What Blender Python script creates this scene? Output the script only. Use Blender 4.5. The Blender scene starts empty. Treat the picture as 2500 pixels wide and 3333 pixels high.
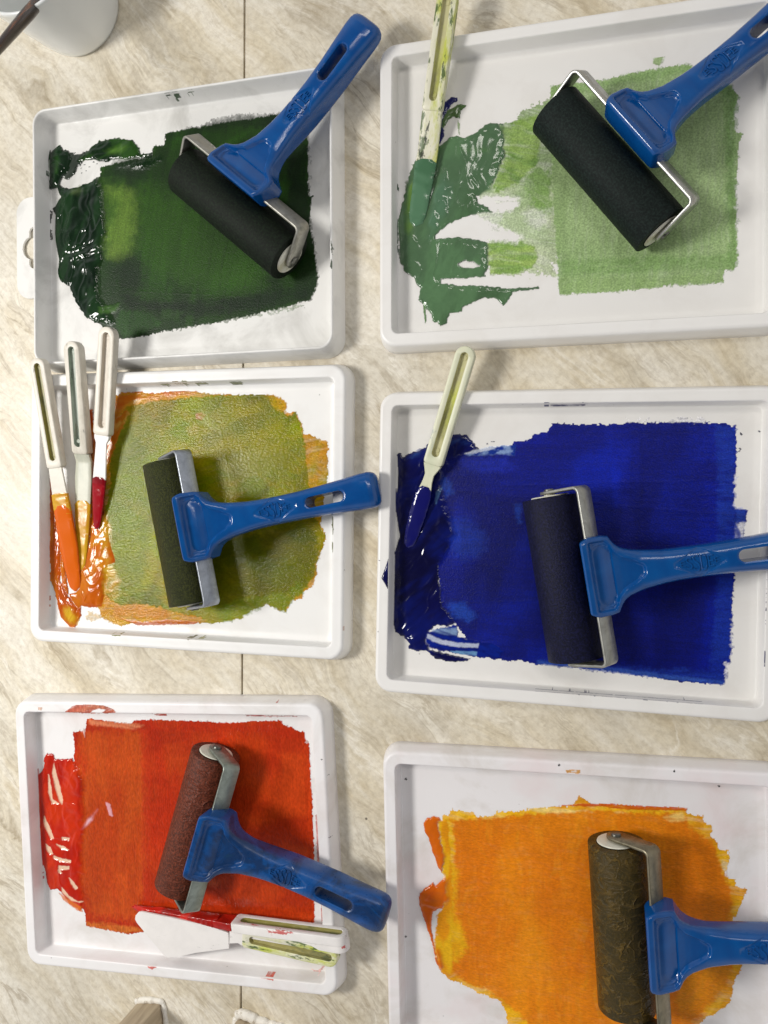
import bpy, bmesh, math, random
import numpy as np
from mathutils import Vector, Matrix
random.seed(4)
C = bpy.context.scene.collection
S = 0.001                                   # everything below is in millimetres
def lin(c): 
    c = c/255.0
    return c/12.92 if c <= 0.04045 else ((c+0.055)/1.055)**2.4
def RGB(r, g, b): return (lin(r), lin(g), lin(b), 1.0)

# ------------------------------------------------------------------ camera, light, exposure
sc = bpy.context.scene
cam = bpy.data.cameras.new('camera'); camo = bpy.data.objects.new('camera', cam); C.objects.link(camo)
cam.sensor_fit = 'VERTICAL'; cam.sensor_height = 34.6; cam.lens = 26.0
cam.clip_start = 0.01; cam.clip_end = 20
camo.matrix_world = Matrix.Translation((0, 0, 0.488)) @ Matrix.Rotation(math.radians(14.307), 4, 'Y') @ Matrix.Rotation(math.radians(-0.516), 4, 'X')
sc.camera = camo
sc.render.resolution_x = 768; sc.render.resolution_y = 1024
sc.view_settings.view_transform = 'Standard'; sc.view_settings.look = 'None'
sc.view_settings.exposure = 0.0; sc.view_settings.gamma = 1.0
w = bpy.data.worlds.new('World'); sc.world = w; w.use_nodes = True
# a room: pale walls all round, a darker ceiling (and the person taking the picture) straight above
_t = w.node_tree; bg = _t.nodes['Background']; bg.inputs[1].default_value = 1.0
_g = _t.nodes.new('ShaderNodeTexCoord'); _s = _t.nodes.new('ShaderNodeSeparateXYZ'); _r = _t.nodes.new('ShaderNodeValToRGB')
_t.links.new(_g.outputs['Generated'], _s.inputs[0]); _t.links.new(_s.outputs['Z'], _r.inputs[0]); _t.links.new(_r.outputs[0], bg.inputs[0])
for _i, (_p, _c) in enumerate(((0.0, .50), (.55, .62), (.80, .10), (1.0, .05))):
    if _i > 1: _r.color_ramp.elements.new(_p)
for _e, (_p, _c) in zip(_r.color_ramp.elements, ((0.0, .56), (.50, .72), (.80, .15), (1.0, .07))):
    _e.position = _p; _e.color = (_c*.98, _c*.975, _c, 1)
def area(name, loc, target, size, power, col, shape='DISK', sy=None):
    l = bpy.data.lights.new(name, 'AREA'); l.shape = shape; l.size = size
    if sy: l.size_y = sy
    l.energy = power; l.color = col
    o = bpy.data.objects.new(name, l); C.objects.link(o); o.location = loc
    o.rotation_euler = (Vector(target)-Vector(loc)).to_track_quat('-Z', 'Y').to_euler()
    return o
area('key_lamp', (-0.86, 0.03, 0.88), (-0.1, 0, 0), 0.27, 9.6, (1.0, 0.975, 0.935))
area('ceiling_tube', (0.35, 0.9, 1.9), (0, 0, 0), 1.2, 7.0, (1.0, 0.96, 0.90), 'RECTANGLE', 0.12)

# ------------------------------------------------------------------ helpers
def obj(name, me, mat=None, parent=None):
    o = bpy.data.objects.new(name, me); C.objects.link(o)
    if mat is not None:
        for m in (mat if isinstance(mat, (list, tuple)) else [mat]): me.materials.append(m)
    if parent is not None: o.parent = parent
    return o
def tag(o, label=None, cat=None, group=None, kind=None):
    if label: o['label'] = label
    if cat: o['category'] = cat
    if group: o['group'] = group
    if kind: o['kind'] = kind
    return o
def empty(name, loc=(0, 0, 0), rz=0.0):
    o = bpy.data.objects.new(name, None); C.objects.link(o)
    o.empty_display_size = 0.01; o.location = Vector(loc)*S; o.rotation_euler = (0, 0, rz); return o
def mesh_from(name, verts, faces, smooth=True, sharp=None):
    me = bpy.data.meshes.new(name)
    me.from_pydata([(x*S, y*S, z*S) for x, y, z in verts], [], faces); me.update()
    if smooth: me.polygons.foreach_set('use_smooth', [True]*len(me.polygons))
    if sharp: me.set_sharp_from_angle(angle=math.radians(sharp))
    return me
def loft(name, rings, cap0=True, cap1=True, sharp=30):
    n = len(rings[0]); v = [p for r in rings for p in r]; f = []
    for i in range(len(rings)-1):
        for j in range(n):
            a = i*n+j; b = i*n+(j+1) % n
            f.append((a, b, b+n, a+n))
    if cap0: f.append(tuple(reversed(range(n))))
    if cap1: f.append(tuple(range((len(rings)-1)*n, len(rings)*n)))
    return mesh_from(name, v, f, True, sharp)
def rrect(w_, h_, r, z, seg=8):
    out = []
    for cx, cy, a0 in ((w_/2-r, h_/2-r, 0), (-w_/2+r, h_/2-r, 90), (-w_/2+r, -h_/2+r, 180), (w_/2-r, -h_/2+r, 270)):
        for i in range(seg+1):
            a = math.radians(a0+90*i/seg); out.append((cx+r*math.cos(a), cy+r*math.sin(a), z))
    return out
def box_verts(x0, x1, y0, y1, z0, z1, bev=0.6):
    rings = [rrect(x1-x0-2*bev, y1-y0-2*bev, bev, z0, 3), rrect(x1-x0, y1-y0, bev*1.5, z0+bev, 3),
             rrect(x1-x0, y1-y0, bev*1.5, z1-bev, 3), rrect(x1-x0-2*bev, y1-y0-2*bev, bev, z1, 3)]
    cx, cy = (x0+x1)/2, (y0+y1)/2
    return [[(x+cx, y+cy, z) for x, y, z in r] for r in rings]
def poly_solid(name, loops, thick, z0=0.0):
    """flat outline with holes, given its real thickness"""
    from mathutils.geometry import tessellate_polygon
    tri = tessellate_polygon([[Vector((x, y, 0)) for x, y in lp] for lp in loops])
    pts = [p for lp in loops for p in lp]; n = len(pts); b = .3
    v = [(x, y, z0) for x, y in pts]+[(x, y, z0+thick) for x, y in pts]
    f = [tuple(t) for t in tri]+[tuple(i+n for i in t) for t in tri]; o0 = 0
    for lp in loops:
        m = len(lp)
        for i in range(m): a, c = o0+i, o0+(i+1) % m; f.append((a, c, c+n, a+n))
        o0 += m
    me = mesh_from(name, v, f, True)
    bm = bmesh.new(); bm.from_mesh(me); bmesh.ops.recalc_face_normals(bm, faces=bm.faces); bm.to_mesh(me); bm.free()
    me.set_sharp_from_angle(angle=math.radians(35)); return me

# ---- noise in numpy
_rs = np.random.RandomState(7); _tab = _rs.rand(512, 512)
def vn(x, y, seed=0):
    x = x+seed*17.31; y = y+seed*9.77
    xi = np.floor(x).astype(int); yi = np.floor(y).astype(int); fx = x-xi; fy = y-yi
    fx = fx*fx*(3-2*fx); fy = fy*fy*(3-2*fy)
    g = lambda a, b: _tab[a % 512, b % 512]
    return (g(xi, yi)*(1-fx)+g(xi+1, yi)*fx)*(1-fy)+(g(xi, yi+1)*(1-fx)+g(xi+1, yi+1)*fx)*fy
def fbm(x, y, o=4, seed=0):
    s = 0; a = .5; t = 0
    for i in range(o):
        s = s+a*vn(x, y, seed+i*3); t += a; a *= .5; x = x*2.03; y = y*2.03
    return s/t
def sstep(a, b, x):
    t = np.clip((x-a)/(b-a), 0, 1); return t*t*(3-2*t)
def polysd(px, py, X, Y):
    """signed distance to a polygon, + inside"""
    d2 = np.full(X.shape, 1e9); inside = np.zeros(X.shape, bool); n = len(px)
    for i in range(n):
        x0, y0, x1, y1 = px[i], py[i], px[(i+1) % n], py[(i+1) % n]
        ex, ey = x1-x0, y1-y0; L = ex*ex+ey*ey+1e-9
        t = np.clip(((X-x0)*ex+(Y-y0)*ey)/L, 0, 1)
        d2 = np.minimum(d2, (X-x0-t*ex)**2+(Y-y0-t*ey)**2)
        c = ((y0 > Y) != (y1 > Y)) & (X < (x1-x0)*(Y-y0)/((y1-y0) if abs(y1-y0) > 1e-9 else 1e-9)+x0)
        inside ^= c
    d = np.sqrt(d2); return np.where(inside, d, -d)

# ------------------------------------------------------------------ materials
class NT:
    def __init__(s, name):
        s.m = bpy.data.materials.new(name); s.m.use_nodes = True; s.t = s.m.node_tree
        s.b = s.t.nodes['Principled BSDF']; s.co = s.t.nodes.new('ShaderNodeTexCoord')
    def n(s, t, **k):
        x = s.t.nodes.new(t)
        for a, v in k.items(): setattr(x, a, v)
        return x
    def l(s, a, b): s.t.links.new(a, b)
    def map(s, scale=(1, 1, 1), rot=(0, 0, 0), src='Object', loc=(0, 0, 0)):
        m = s.n('ShaderNodeMapping'); m.inputs['Scale'].default_value = scale; m.inputs['Rotation'].default_value = rot; m.inputs['Location'].default_value = loc
        s.l(s.co.outputs[src], m.inputs[0]); return m.outputs[0]
    def noise(s, vec, scale, detail=4, rough=.55, dist=0.0):
        x = s.n('ShaderNodeTexNoise'); x.inputs['Scale'].default_value = scale; x.inputs['Detail'].default_value = detail
        x.inputs['Roughness'].default_value = rough; x.inputs['Distortion'].default_value = dist
        s.l(vec, x.inputs['Vector']); return x.outputs['Fac']
    def ramp(s, fac, stops, interp='LINEAR'):
        r = s.n('ShaderNodeValToRGB'); r.color_ramp.interpolation = interp
        while len(r.color_ramp.elements) < len(stops): r.color_ramp.elements.new(.5)
        for e, (p, c) in zip(r.color_ramp.elements, stops):
            e.position = p; e.color = c if len(c) == 4 else (*c, 1)
        s.l(fac, r.inputs[0]); return r.outputs[0]
    def mix(s, fac, a, b, mode='MIX'):
        x = s.n('ShaderNodeMix', data_type='RGBA', blend_type=mode)
        for sock, v in ((x.inputs[0], fac), (x.inputs[6], a), (x.inputs[7], b)):
            if isinstance(v, (tuple, float, int)): sock.default_value = v
            else: s.l(v, sock)
        return x.outputs[2]
    def bump(s, h, strength, dist, prev=None):
        b = s.n('ShaderNodeBump'); b.inputs['Distance'].default_value = dist
        if isinstance(strength, float): b.inputs['Strength'].default_value = strength
        else: s.l(strength, b.inputs['Strength'])
        s.l(h, b.inputs['Height'])
        if prev is not None: s.l(prev, b.inputs['Normal'])
        return b.outputs[0]
    def math(s, op, a, b=None):
        x = s.n('ShaderNodeMath', operation=op)
        for i, v in enumerate((a, b)):
            if v is None: continue
            if isinstance(v, (int, float)): x.inputs[i].default_value = v
            else: s.l(v, x.inputs[i])
        return x.outputs[0]
K0 = (0, 0, 0, 1); K1 = (1, 1, 1, 1)

def mat_top():
    t = NT('stone_laminate')
    # long veins run down to the right; warp the coordinates first
    base = t.map()
    wn = t.n('ShaderNodeTexNoise'); wn.inputs['Scale'].default_value = 9; wn.inputs['Detail'].default_value = 3
    t.l(base, wn.inputs['Vector'])
    wv = t.n('ShaderNodeVectorMath', operation='MULTIPLY_ADD'); t.l(wn.outputs['Color'], wv.inputs[0])
    wv.inputs[1].default_value = (.05, .05, 0); t.l(base, wv.inputs[2])
    r1 = t.n('ShaderNodeMapping'); r1.inputs['Rotation'].default_value = (0, 0, math.radians(43)); t.l(wv.outputs[0], r1.inputs[0])
    st = t.n('ShaderNodeMapping'); st.inputs['Scale'].default_value = (7, 26, 1); t.l(r1.outputs[0], st.inputs[0])
    big = t.noise(st.outputs[0], 1.0, 6, .62, .6)
    st2 = t.n('ShaderNodeMapping'); st2.inputs['Scale'].default_value = (6, 36, 1); st2.inputs['Location'].default_value = (3, 5, 0); t.l(r1.outputs[0], st2.inputs[0])
    vein = t.noise(st2.outputs[0], 1.0, 5, .6, .8)
    cloud = t.noise(base, 7, 5, .6)
    fine = t.noise(base, 230, 6, .72)
    fleck = t.noise(st2.outputs[0], 9.0, 5, .75)
    c = t.ramp(big, [(.28, RGB(196, 180, 150)), (.42, RGB(214, 203, 178)), (.54, RGB(223, 215, 196)), (.70, RGB(232, 227, 213))])
    cool = t.ramp(cloud, [(.44, K0), (.58, K1)])
    c = t.mix(t.math('MULTIPLY', cool, .4), c, RGB(208, 204, 194))
    v = t.ramp(vein, [(.53, K0), (.57, K1), (.61, (.5,)*3), (.72, (.12,)*3)])
    gate = t.ramp(t.noise(base, 11, 3), [(.40, (.15,)*3), (.58, K1)])
    brk = t.ramp(t.noise(base, 120, 4, .7), [(.34, (.45,)*3), (.52, K1)])
    c = t.mix(t.math('MULTIPLY', t.math('MULTIPLY', t.math('MULTIPLY', v, gate), brk), .55), c, RGB(156, 141, 113))
    w2 = t.ramp(vein, [(.36, K1), (.42, (.4,)*3), (.47, K0)])
    c = t.mix(t.math('MULTIPLY', t.math('MULTIPLY', w2, brk), .6), c, RGB(238, 233, 221))
    st3 = t.n('ShaderNodeMapping'); st3.inputs['Scale'].default_value = (5, 17, 1); st3.inputs['Location'].default_value = (11, 2, 0); t.l(r1.outputs[0], st3.inputs[0])
    for sc3, w3, am, cc in ((1.0, .012, .55, (146, 128, 98)), (2.3, .014, .38, (158, 142, 114)), (1.6, .016, .5, (243, 239, 229))):
        vv = t.noise(st3.outputs[0], sc3, 7, .62, .7)
        ln = t.ramp(vv, [(.5-w3, K0), (.5, K1), (.5+w3*2.2, K0)])
        g3 = t.ramp(t.noise(base, 9*sc3+4, 3), [(.46, K0), (.62, K1)])
        c = t.mix(t.math('MULTIPLY', t.math('MULTIPLY', ln, g3), am), c, RGB(*cc))
    f = t.ramp(fine, [(.38, (.84, .82, .785)), (.5, (.97, .965, .96)), (.62, (1.06, 1.06, 1.06))])
    c = t.mix(.8, c, f, 'MULTIPLY')
    f2 = t.ramp(fleck, [(.44, (1, 1, 1)), (.60, (.89, .87, .83))])
    c = t.mix(.7, c, f2, 'MULTIPLY')
    sp = t.n('ShaderNodeTexVoronoi'); sp.inputs['Scale'].default_value = 34; t.l(base, sp.inputs['Vector'])
    dot = t.ramp(sp.outputs['Distance'], [(.022, K1), (.036, K0)])
    dot = t.math('MULTIPLY', dot, t.ramp(t.noise(base, 30, 1), [(.56, K0), (.58, K1)]))
    c = t.mix(t.math('MULTIPLY', dot, .8), c, RGB(60, 50, 38))
    t.l(c, t.b.inputs['Base Color'])
    rg = t.ramp(fine, [(.3, (.36,)*3), (.7, (.5,)*3)]); t.l(rg, t.b.inputs['Roughness'])
    t.l(t.bump(fine, .12, .0004), t.b.inputs['Normal']); return t.m

def mat_white(name, base=(226, 224, 220), dirt=.12, stain=(190, 182, 170), rough=.34, seed=0, pink=0.0):
    t = NT(name); v = t.map(loc=(seed*.37, seed*.21, 0))
    n = t.noise(v, 26, 6, .62, .5); s2 = t.noise(v, 120, 5, .65)
    c = t.mix(t.math('MULTIPLY', t.ramp(n, [(.48, K0), (.68, K1)]), dirt*2.2), RGB(*base), RGB(*stain))
    if pink: c = t.mix(t.math('MULTIPLY', t.ramp(t.noise(v, 17, 4), [(.52, K0), (.66, K1)]), pink), c, RGB(222, 178, 178))
    sp = t.n('ShaderNodeTexVoronoi'); sp.inputs['Scale'].default_value = 75; t.l(v, sp.inputs['Vector'])
    dot = t.math('MULTIPLY', t.ramp(sp.outputs['Distance'], [(.03, K1), (.05, K0)]), t.ramp(t.noise(v, 60, 1), [(.56, K0), (.6, K1)]))
    c = t.mix(t.math('MULTIPLY', dot, .30+dirt*2), c, RGB(96, 92, 84))
    t.l(c, t.b.inputs['Base Color'])
    t.l(t.ramp(s2, [(.3, (rough-.05,)*3), (.7, (rough+.14,)*3)]), t.b.inputs['Roughness'])
    t.b.inputs['IOR'].default_value = 1.48
    t.l(t.bump(s2, .10, .0003), t.b.inputs['Normal']); return t.m

def mat_blue(name='blue_plastic', dirty=0.0):
    t = NT(name); v = t.map()
    n = t.noise(v, 60, 5, .6, .4); f = t.noise(v, 400, 4, .7)
    c = t.mix(t.ramp(n, [(.35, K0), (.75, K1)]), RGB(2, 66, 130), RGB(5, 80, 146))
    if dirty:
        d = t.ramp(t.noise(v, 34, 6, .68, 1.2), [(.44, K0), (.60, K1)])
        c = t.mix(t.math('MULTIPLY', d, dirty), c, RGB(6, 30, 62))
        d2 = t.ramp(t.noise(v, 90, 6, .7, .8), [(.60, K0), (.72, K1)])
        c = t.mix(t.math('MULTIPLY', d2, dirty*.35), c, RGB(28, 74, 70))
    t.l(c, t.b.inputs['Base Color'])
    t.l(t.ramp(f, [(.3, (.13+dirty*.15,)*3), (.7, (.22+dirty*.25,)*3)]), t.b.inputs['Roughness'])
    t.l(t.bump(t.noise(v, 900, 3), .06+dirty*.1, .0003), t.b.inputs['Normal']); return t.m

def mat_metal(name, tint=(178, 178, 172), dirt=.2, rough=.36):
    t = NT(name); v = t.map(); n = t.noise(v, 120, 6, .7, .6); n2 = t.noise(v, 600, 4, .7); n3 = t.noise(v, 45, 4, .6, .5)
    c = t.mix(t.ramp(n, [(.35, K0), (.7, K1)]), RGB(*tint), tuple(x*.62 for x in RGB(*tint)[:3])+(1,))
    c = t.mix(t.math('MULTIPLY', t.ramp(n3, [(.55, K0), (.62, K1)]), dirt), c, RGB(58, 58, 48))
    t.l(c, t.b.inputs['Base Color']); t.b.inputs['Metallic'].default_value = .92
    t.l(t.ramp(n2, [(.3, (rough-.08,)*3), (.7, (rough+.16,)*3)]), t.b.inputs['Roughness'])
    t.l(t.bump(n, .18, .0005), t.b.inputs['Normal']); return t.m

def mat_rubber(name, c1, c2, c3=None, scale=700, bump=.5, rough=.6, veins=0.0, mixpos=(.45, .62), big=0.0):
    t = NT(name); v = t.map(); n = t.noise(v, scale, 5, .7); b = t.noise(v, 60, 4, .6)
    c = t.mix(t.ramp(n, [(mixpos[0], K0), (mixpos[1], K1)]), RGB(*c1), RGB(*c2))
    if c3: c = t.mix(t.ramp(b, [(.45, K0), (.7, K1)]), c, RGB(*c3))
    h = n
    if veins:
        vo = t.n('ShaderNodeTexVoronoi', feature='DISTANCE_TO_EDGE'); vo.inputs['Scale'].default_value = 210
        wv = t.map(scale=(1, .55, .55)); nn = t.n('ShaderNodeTexNoise'); nn.inputs['Scale'].default_value = 70; nn.inputs['Detail'].default_value = 3; t.l(wv, nn.inputs['Vector'])
        ad = t.n('ShaderNodeVectorMath', operation='MULTIPLY_ADD'); t.l(nn.outputs['Color'], ad.inputs[0]); ad.inputs[1].default_value = (.02, .02, .02); t.l(wv, ad.inputs[2])
        t.l(ad.outputs[0], vo.inputs['Vector'])
        e = t.ramp(vo.outputs['Distance'], [(0, K1), (.10, (.35,)*3), (.22, K0)])
        e2 = t.math('MULTIPLY', e, t.ramp(t.noise(v, 90, 3), [(.38, (.1,)*3), (.6, K1)]))
        c = t.mix(t.math('MULTIPLY', e2, veins), c, RGB(*c2)); h = t.math('ADD', t.math('MULTIPLY', n, .5), t.math('MULTIPLY', e2, .9))
    if big:      # ink pulled into long branching ridges
        w1 = t.n('ShaderNodeTexWave', wave_type='BANDS', bands_direction='DIAGONAL'); w1.inputs['Scale'].default_value = 34; w1.inputs['Distortion'].default_value = 22; w1.inputs['Detail'].default_value = 3; w1.inputs['Detail Scale'].default_value = 1.6
        t.l(t.map(scale=(1, 1, .4)), w1.inputs['Vector'])
        e3 = t.math('MULTIPLY', t.ramp(w1.outputs['Fac'], [(.80, K0), (.97, K1)]), t.ramp(t.noise(v, 40, 3), [(.44, K0), (.56, K1)]))
        c = t.mix(t.math('MULTIPLY', e3, big*.6), c, RGB(*c2)); h = t.math('ADD', h, t.math('MULTIPLY', e3, .8))
    t.l(c, t.b.inputs['Base Color']); t.b.inputs['Roughness'].default_value = rough; t.b.inputs['Specular IOR Level'].default_value = .17
    t.l(t.bump(h, bump, .0008), t.b.inputs['Normal']); return t.m

def mat_paint(name, peel=900.0, peel_str=.5, rough=.34, stretch=(1, 1, 1), spec=.20, var_amt=.7):
    t = NT(name); v = t.map()
    a = t.n('ShaderNodeAttribute', attribute_name='Pigment'); wt = t.n('ShaderNodeAttribute', attribute_name='Wet')
    vs = t.map(scale=stretch)
    n = t.noise(vs, peel, 3, .6); f = t.noise(v, 2600, 2, .6)
    dry = t.math('SUBTRACT', 1.0, wt.outputs['Fac'])
    var = t.ramp(n, [(.32, (.60,)*3), (.5, (1, 1, 1)), (.68, (1.42,)*3)])
    c = t.mix(t.math('MULTIPLY', dry, var_amt), a.outputs['Color'], t.mix(1.0, a.outputs['Color'], var, 'MULTIPLY'))
    t.l(c, t.b.inputs['Base Color'])
    rr = t.n('ShaderNodeMapRange'); rr.inputs[1].default_value = 0; rr.inputs[2].default_value = 1; rr.inputs[3].default_value = rough; rr.inputs[4].default_value = .11
    t.l(wt.outputs['Fac'], rr.inputs[0]); t.l(rr.outputs[0], t.b.inputs['Roughness']); 
    t.l(t.math('ADD', spec, t.math('MULTIPLY', wt.outputs['Fac'], .25)), t.b.inputs['Specular IOR Level'])
    st = t.math('MULTIPLY', t.math('ADD', t.math('MULTIPLY', dry, .94), .04), peel_str)
    t.l(t.bump(n, st, .0006, None), t.b.inputs['Normal']); return t.m

def mat_coat(name, c1, c2, scale=60, stretch=(1, 1, 1), rough=.12, lo=.45, hi=.6):
    t = NT(name); v = t.map(scale=stretch); n = t.noise(v, scale, 3, .55, .8)
    t.l(t.mix(t.ramp(n, [(lo, K0), (hi, K1)]), RGB(*c1), RGB(*c2)), t.b.inputs['Base Color'])
    t.b.inputs['Roughness'].default_value = rough; t.l(t.bump(t.noise(v, scale*2.2, 2), .35, .0015), t.b.inputs['Normal']); return t.m

def mat_knife(name, base, stains, amount=.5, seed=0):
    """stained cream plastic: several stain colours on separate noises"""
    t = NT(name); v = t.map(loc=(seed*.13, seed*.07, 0)); c = RGB(*base)
    g = t.ramp(t.noise(v, 55, 5, .65), [(.4, K0), (.7, K1)])
    c = t.mix(t.math('MULTIPLY', g, .35), c, tuple(x*.72 for x in RGB(*base)[:3])+(1,))
    for i, (col, sc_, lo, hi) in enumerate(stains):
        vv = t.map(scale=(.35, 1, 1), loc=(seed*.3+i*.7, i*.4, 0))
        c = t.mix(t.math('MULTIPLY', t.ramp(t.noise(vv, sc_, 6, .72), [(lo, K0), (hi, K1)]), amount), c, RGB(*col))
    t.l(c, t.b.inputs['Base Color']); t.b.inputs['Roughness'].default_value = .42
    t.l(t.bump(t.noise(v, 300, 5, .7), .25, .0005), t.b.inputs['Normal']); return t.m

# ------------------------------------------------------------------ the worktop (two laminate panels with a joint)
M_top = mat_top()
bm_v = []; bm_f = []
def addbox(rings):
    n = len(rings[0]); o0 = len(bm_v)
    for r in rings: bm_v.extend(r)
    for i in range(len(rings)-1):
        for j in range(n):
            a = o0+i*n+j; b = o0+i*n+(j+1) % n; bm_f.append((a, b, b+n, a+n))
    bm_f.append(tuple(o0+(len(rings)-1)*n+j for j in range(n)))
addbox([[(x, y, z) for x, y, z in ((-1500, 1100, a), (-1500, -1100, a), (-231.5-e, -1100, a), (-218.9-e, 1100, a))] for a, e in ((-30, 0), (-.5, 0), (0, .35))])
addbox([[(x, y, z) for x, y, z in ((-230.4+e, -1100, a), (1500, -1100, a), (1500, 1100, a), (-217.8+e, 1100, a))] for a, e in ((-30, 0), (-.5, 0), (0, .35))])
me = mesh_from('worktop', bm_v, bm_f, False)
bmx = bmesh.new(); bmx.from_mesh(me); bmesh.ops.recalc_face_normals(bmx, faces=bmx.faces); bmx.to_mesh(me); bmx.free()
tag(obj('worktop', me, M_top), kind='structure')

# ------------------------------------------------------------------ trays
TR = {1: (-266.5, 190.9, .22, 224., 181.), 2: (-6.2, 195.65, -.03, 234.3, 189.3), 3: (-265.8, -3.65, -.64, 235.8, 190.1),
      4: (-7.7, -26.1, -1.1, 234.3, 189.3), 5: (-275.3, -231.2, 3.13, 235.8, 190.1), 6: (-2.2, -249.1, 1.3, 234.3, 189.3)}
PROF = [(-1.6, .2, 8), (-2.9, .0, 12), (-3.1, .3, 12.3), (-2.2, 5, 11.6), (-.9, 11, 10.6), (-.4, 12.6, 10.3), (.1, 13.3, 10), (.8, 13.7, 9.5), (1.6, 13.8, 9), (1.9, 13.78, 8.8),
        (4.5, 13.8, 6.6), (6.6, 13.85, 4.9), (7.1, 13.8, 4.5), (7.45, 13.4, 4.2), (7.6, 12.6, 4.1), (8.1, 7.5, 4.0), (8.5, 3.6, 4.0), (8.8, 2.7, 4.0), (9.4, 2.3, 4.0), (14, 2.3, 3.0), (60, 2.3, 3.0)]
PROF1 = [(-1.8, .2, 8), (-3.2, .0, 12), (-3.5, .3, 12.3), (-2.4, 5, 11.6), (-1.0, 11.5, 10.6), (-.1, 15.6, 10), (.1, 16.3, 10), (.5, 16.6, 9.6), (1.2, 16.62, 9.2), (1.6, 16.3, 8.9), (1.8, 15.6, 8.7),
         (2.8, 9, 8.0), (3.7, 3.4, 7.4), (4.0, 2.5, 7.0), (4.8, 2.0, 6.5), (10, 2.0, 4), (60, 2.0, 3)]
TL = {1: ('worn white tray of dark green ink with a hang tab on its left side', .26, (229, 228, 224), 0.0),
      2: ('clean white tray of pale sage green ink at the top right', .08, (231, 229, 225), 0.0),
      3: ('white tray holding olive ink and three palette knives in orange paint', .10, (234, 233, 230), 0.0),
      4: ('white tray of dark blue ink with a knife across its upper left corner', .08, (231, 229, 225), 0.0),
      5: ('white tray of red ink with a broad bladed knife along its lower edge', .16, (235, 233, 232), .10),
      6: ('pink stained white tray of orange ink at the bottom right', .22, (230, 227, 227), .22)}
TBASE = {}
for k in TR:
    x0, y0, th, W, Hh = TR[k]; lb, dirt, base, pink = TL[k]
    pr = PROF1 if k == 1 else PROF
    root = empty('ink_tray', (x0, y0, 0), math.radians(th))
    tag(root, lb, 'tray', 'plastic ink trays laid out on the worktop')
    TBASE[k] = base; mat = mat_white('white_plastic', base, dirt, seed=k, pink=pink, stain=(176, 174, 168) if k == 1 else (196, 188, 178))
    rings = [rrect(W-2*i, Hh-2*i, r, z, 10) for i, z, r in pr]
    me = loft('tray_body', rings, False, True, 50)
    obj('tray_body', me, mat, root)
    if k == 1:
        def arc(cx, cy, r, a0, a1, n=10): return [(cx+r*math.cos(math.radians(a0+(a1-a0)*i/n)), cy+r*math.sin(math.radians(a0+(a1-a0)*i/n))) for i in range(n+1)]
        y1, y0_, xl = 35.5, -38.5, -137.0
        outer = [(-113, y0_), (-113, y1)]+arc(xl+11, y1-11, 11, 90, 180)+arc(xl+11, y0_+11, 11, 180, 270)
        cx, cy = -122.3, -1.6
        hole = arc(cx-.3, cy+15.2-3.8, 3.8, 0, 180, 8)+[(cx-4.1, cy+7.9)]+arc(cx-.9, cy, 8.8, 122, 238, 16)+[(cx-4.1, cy-7.9)]+arc(cx-.3, cy-15.2+3.8, 3.8, 180, 360, 8)
        obj('hang_tab', poly_solid('hang_tab', [outer, hole], 1.8, 1.0), mat, root)

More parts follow.
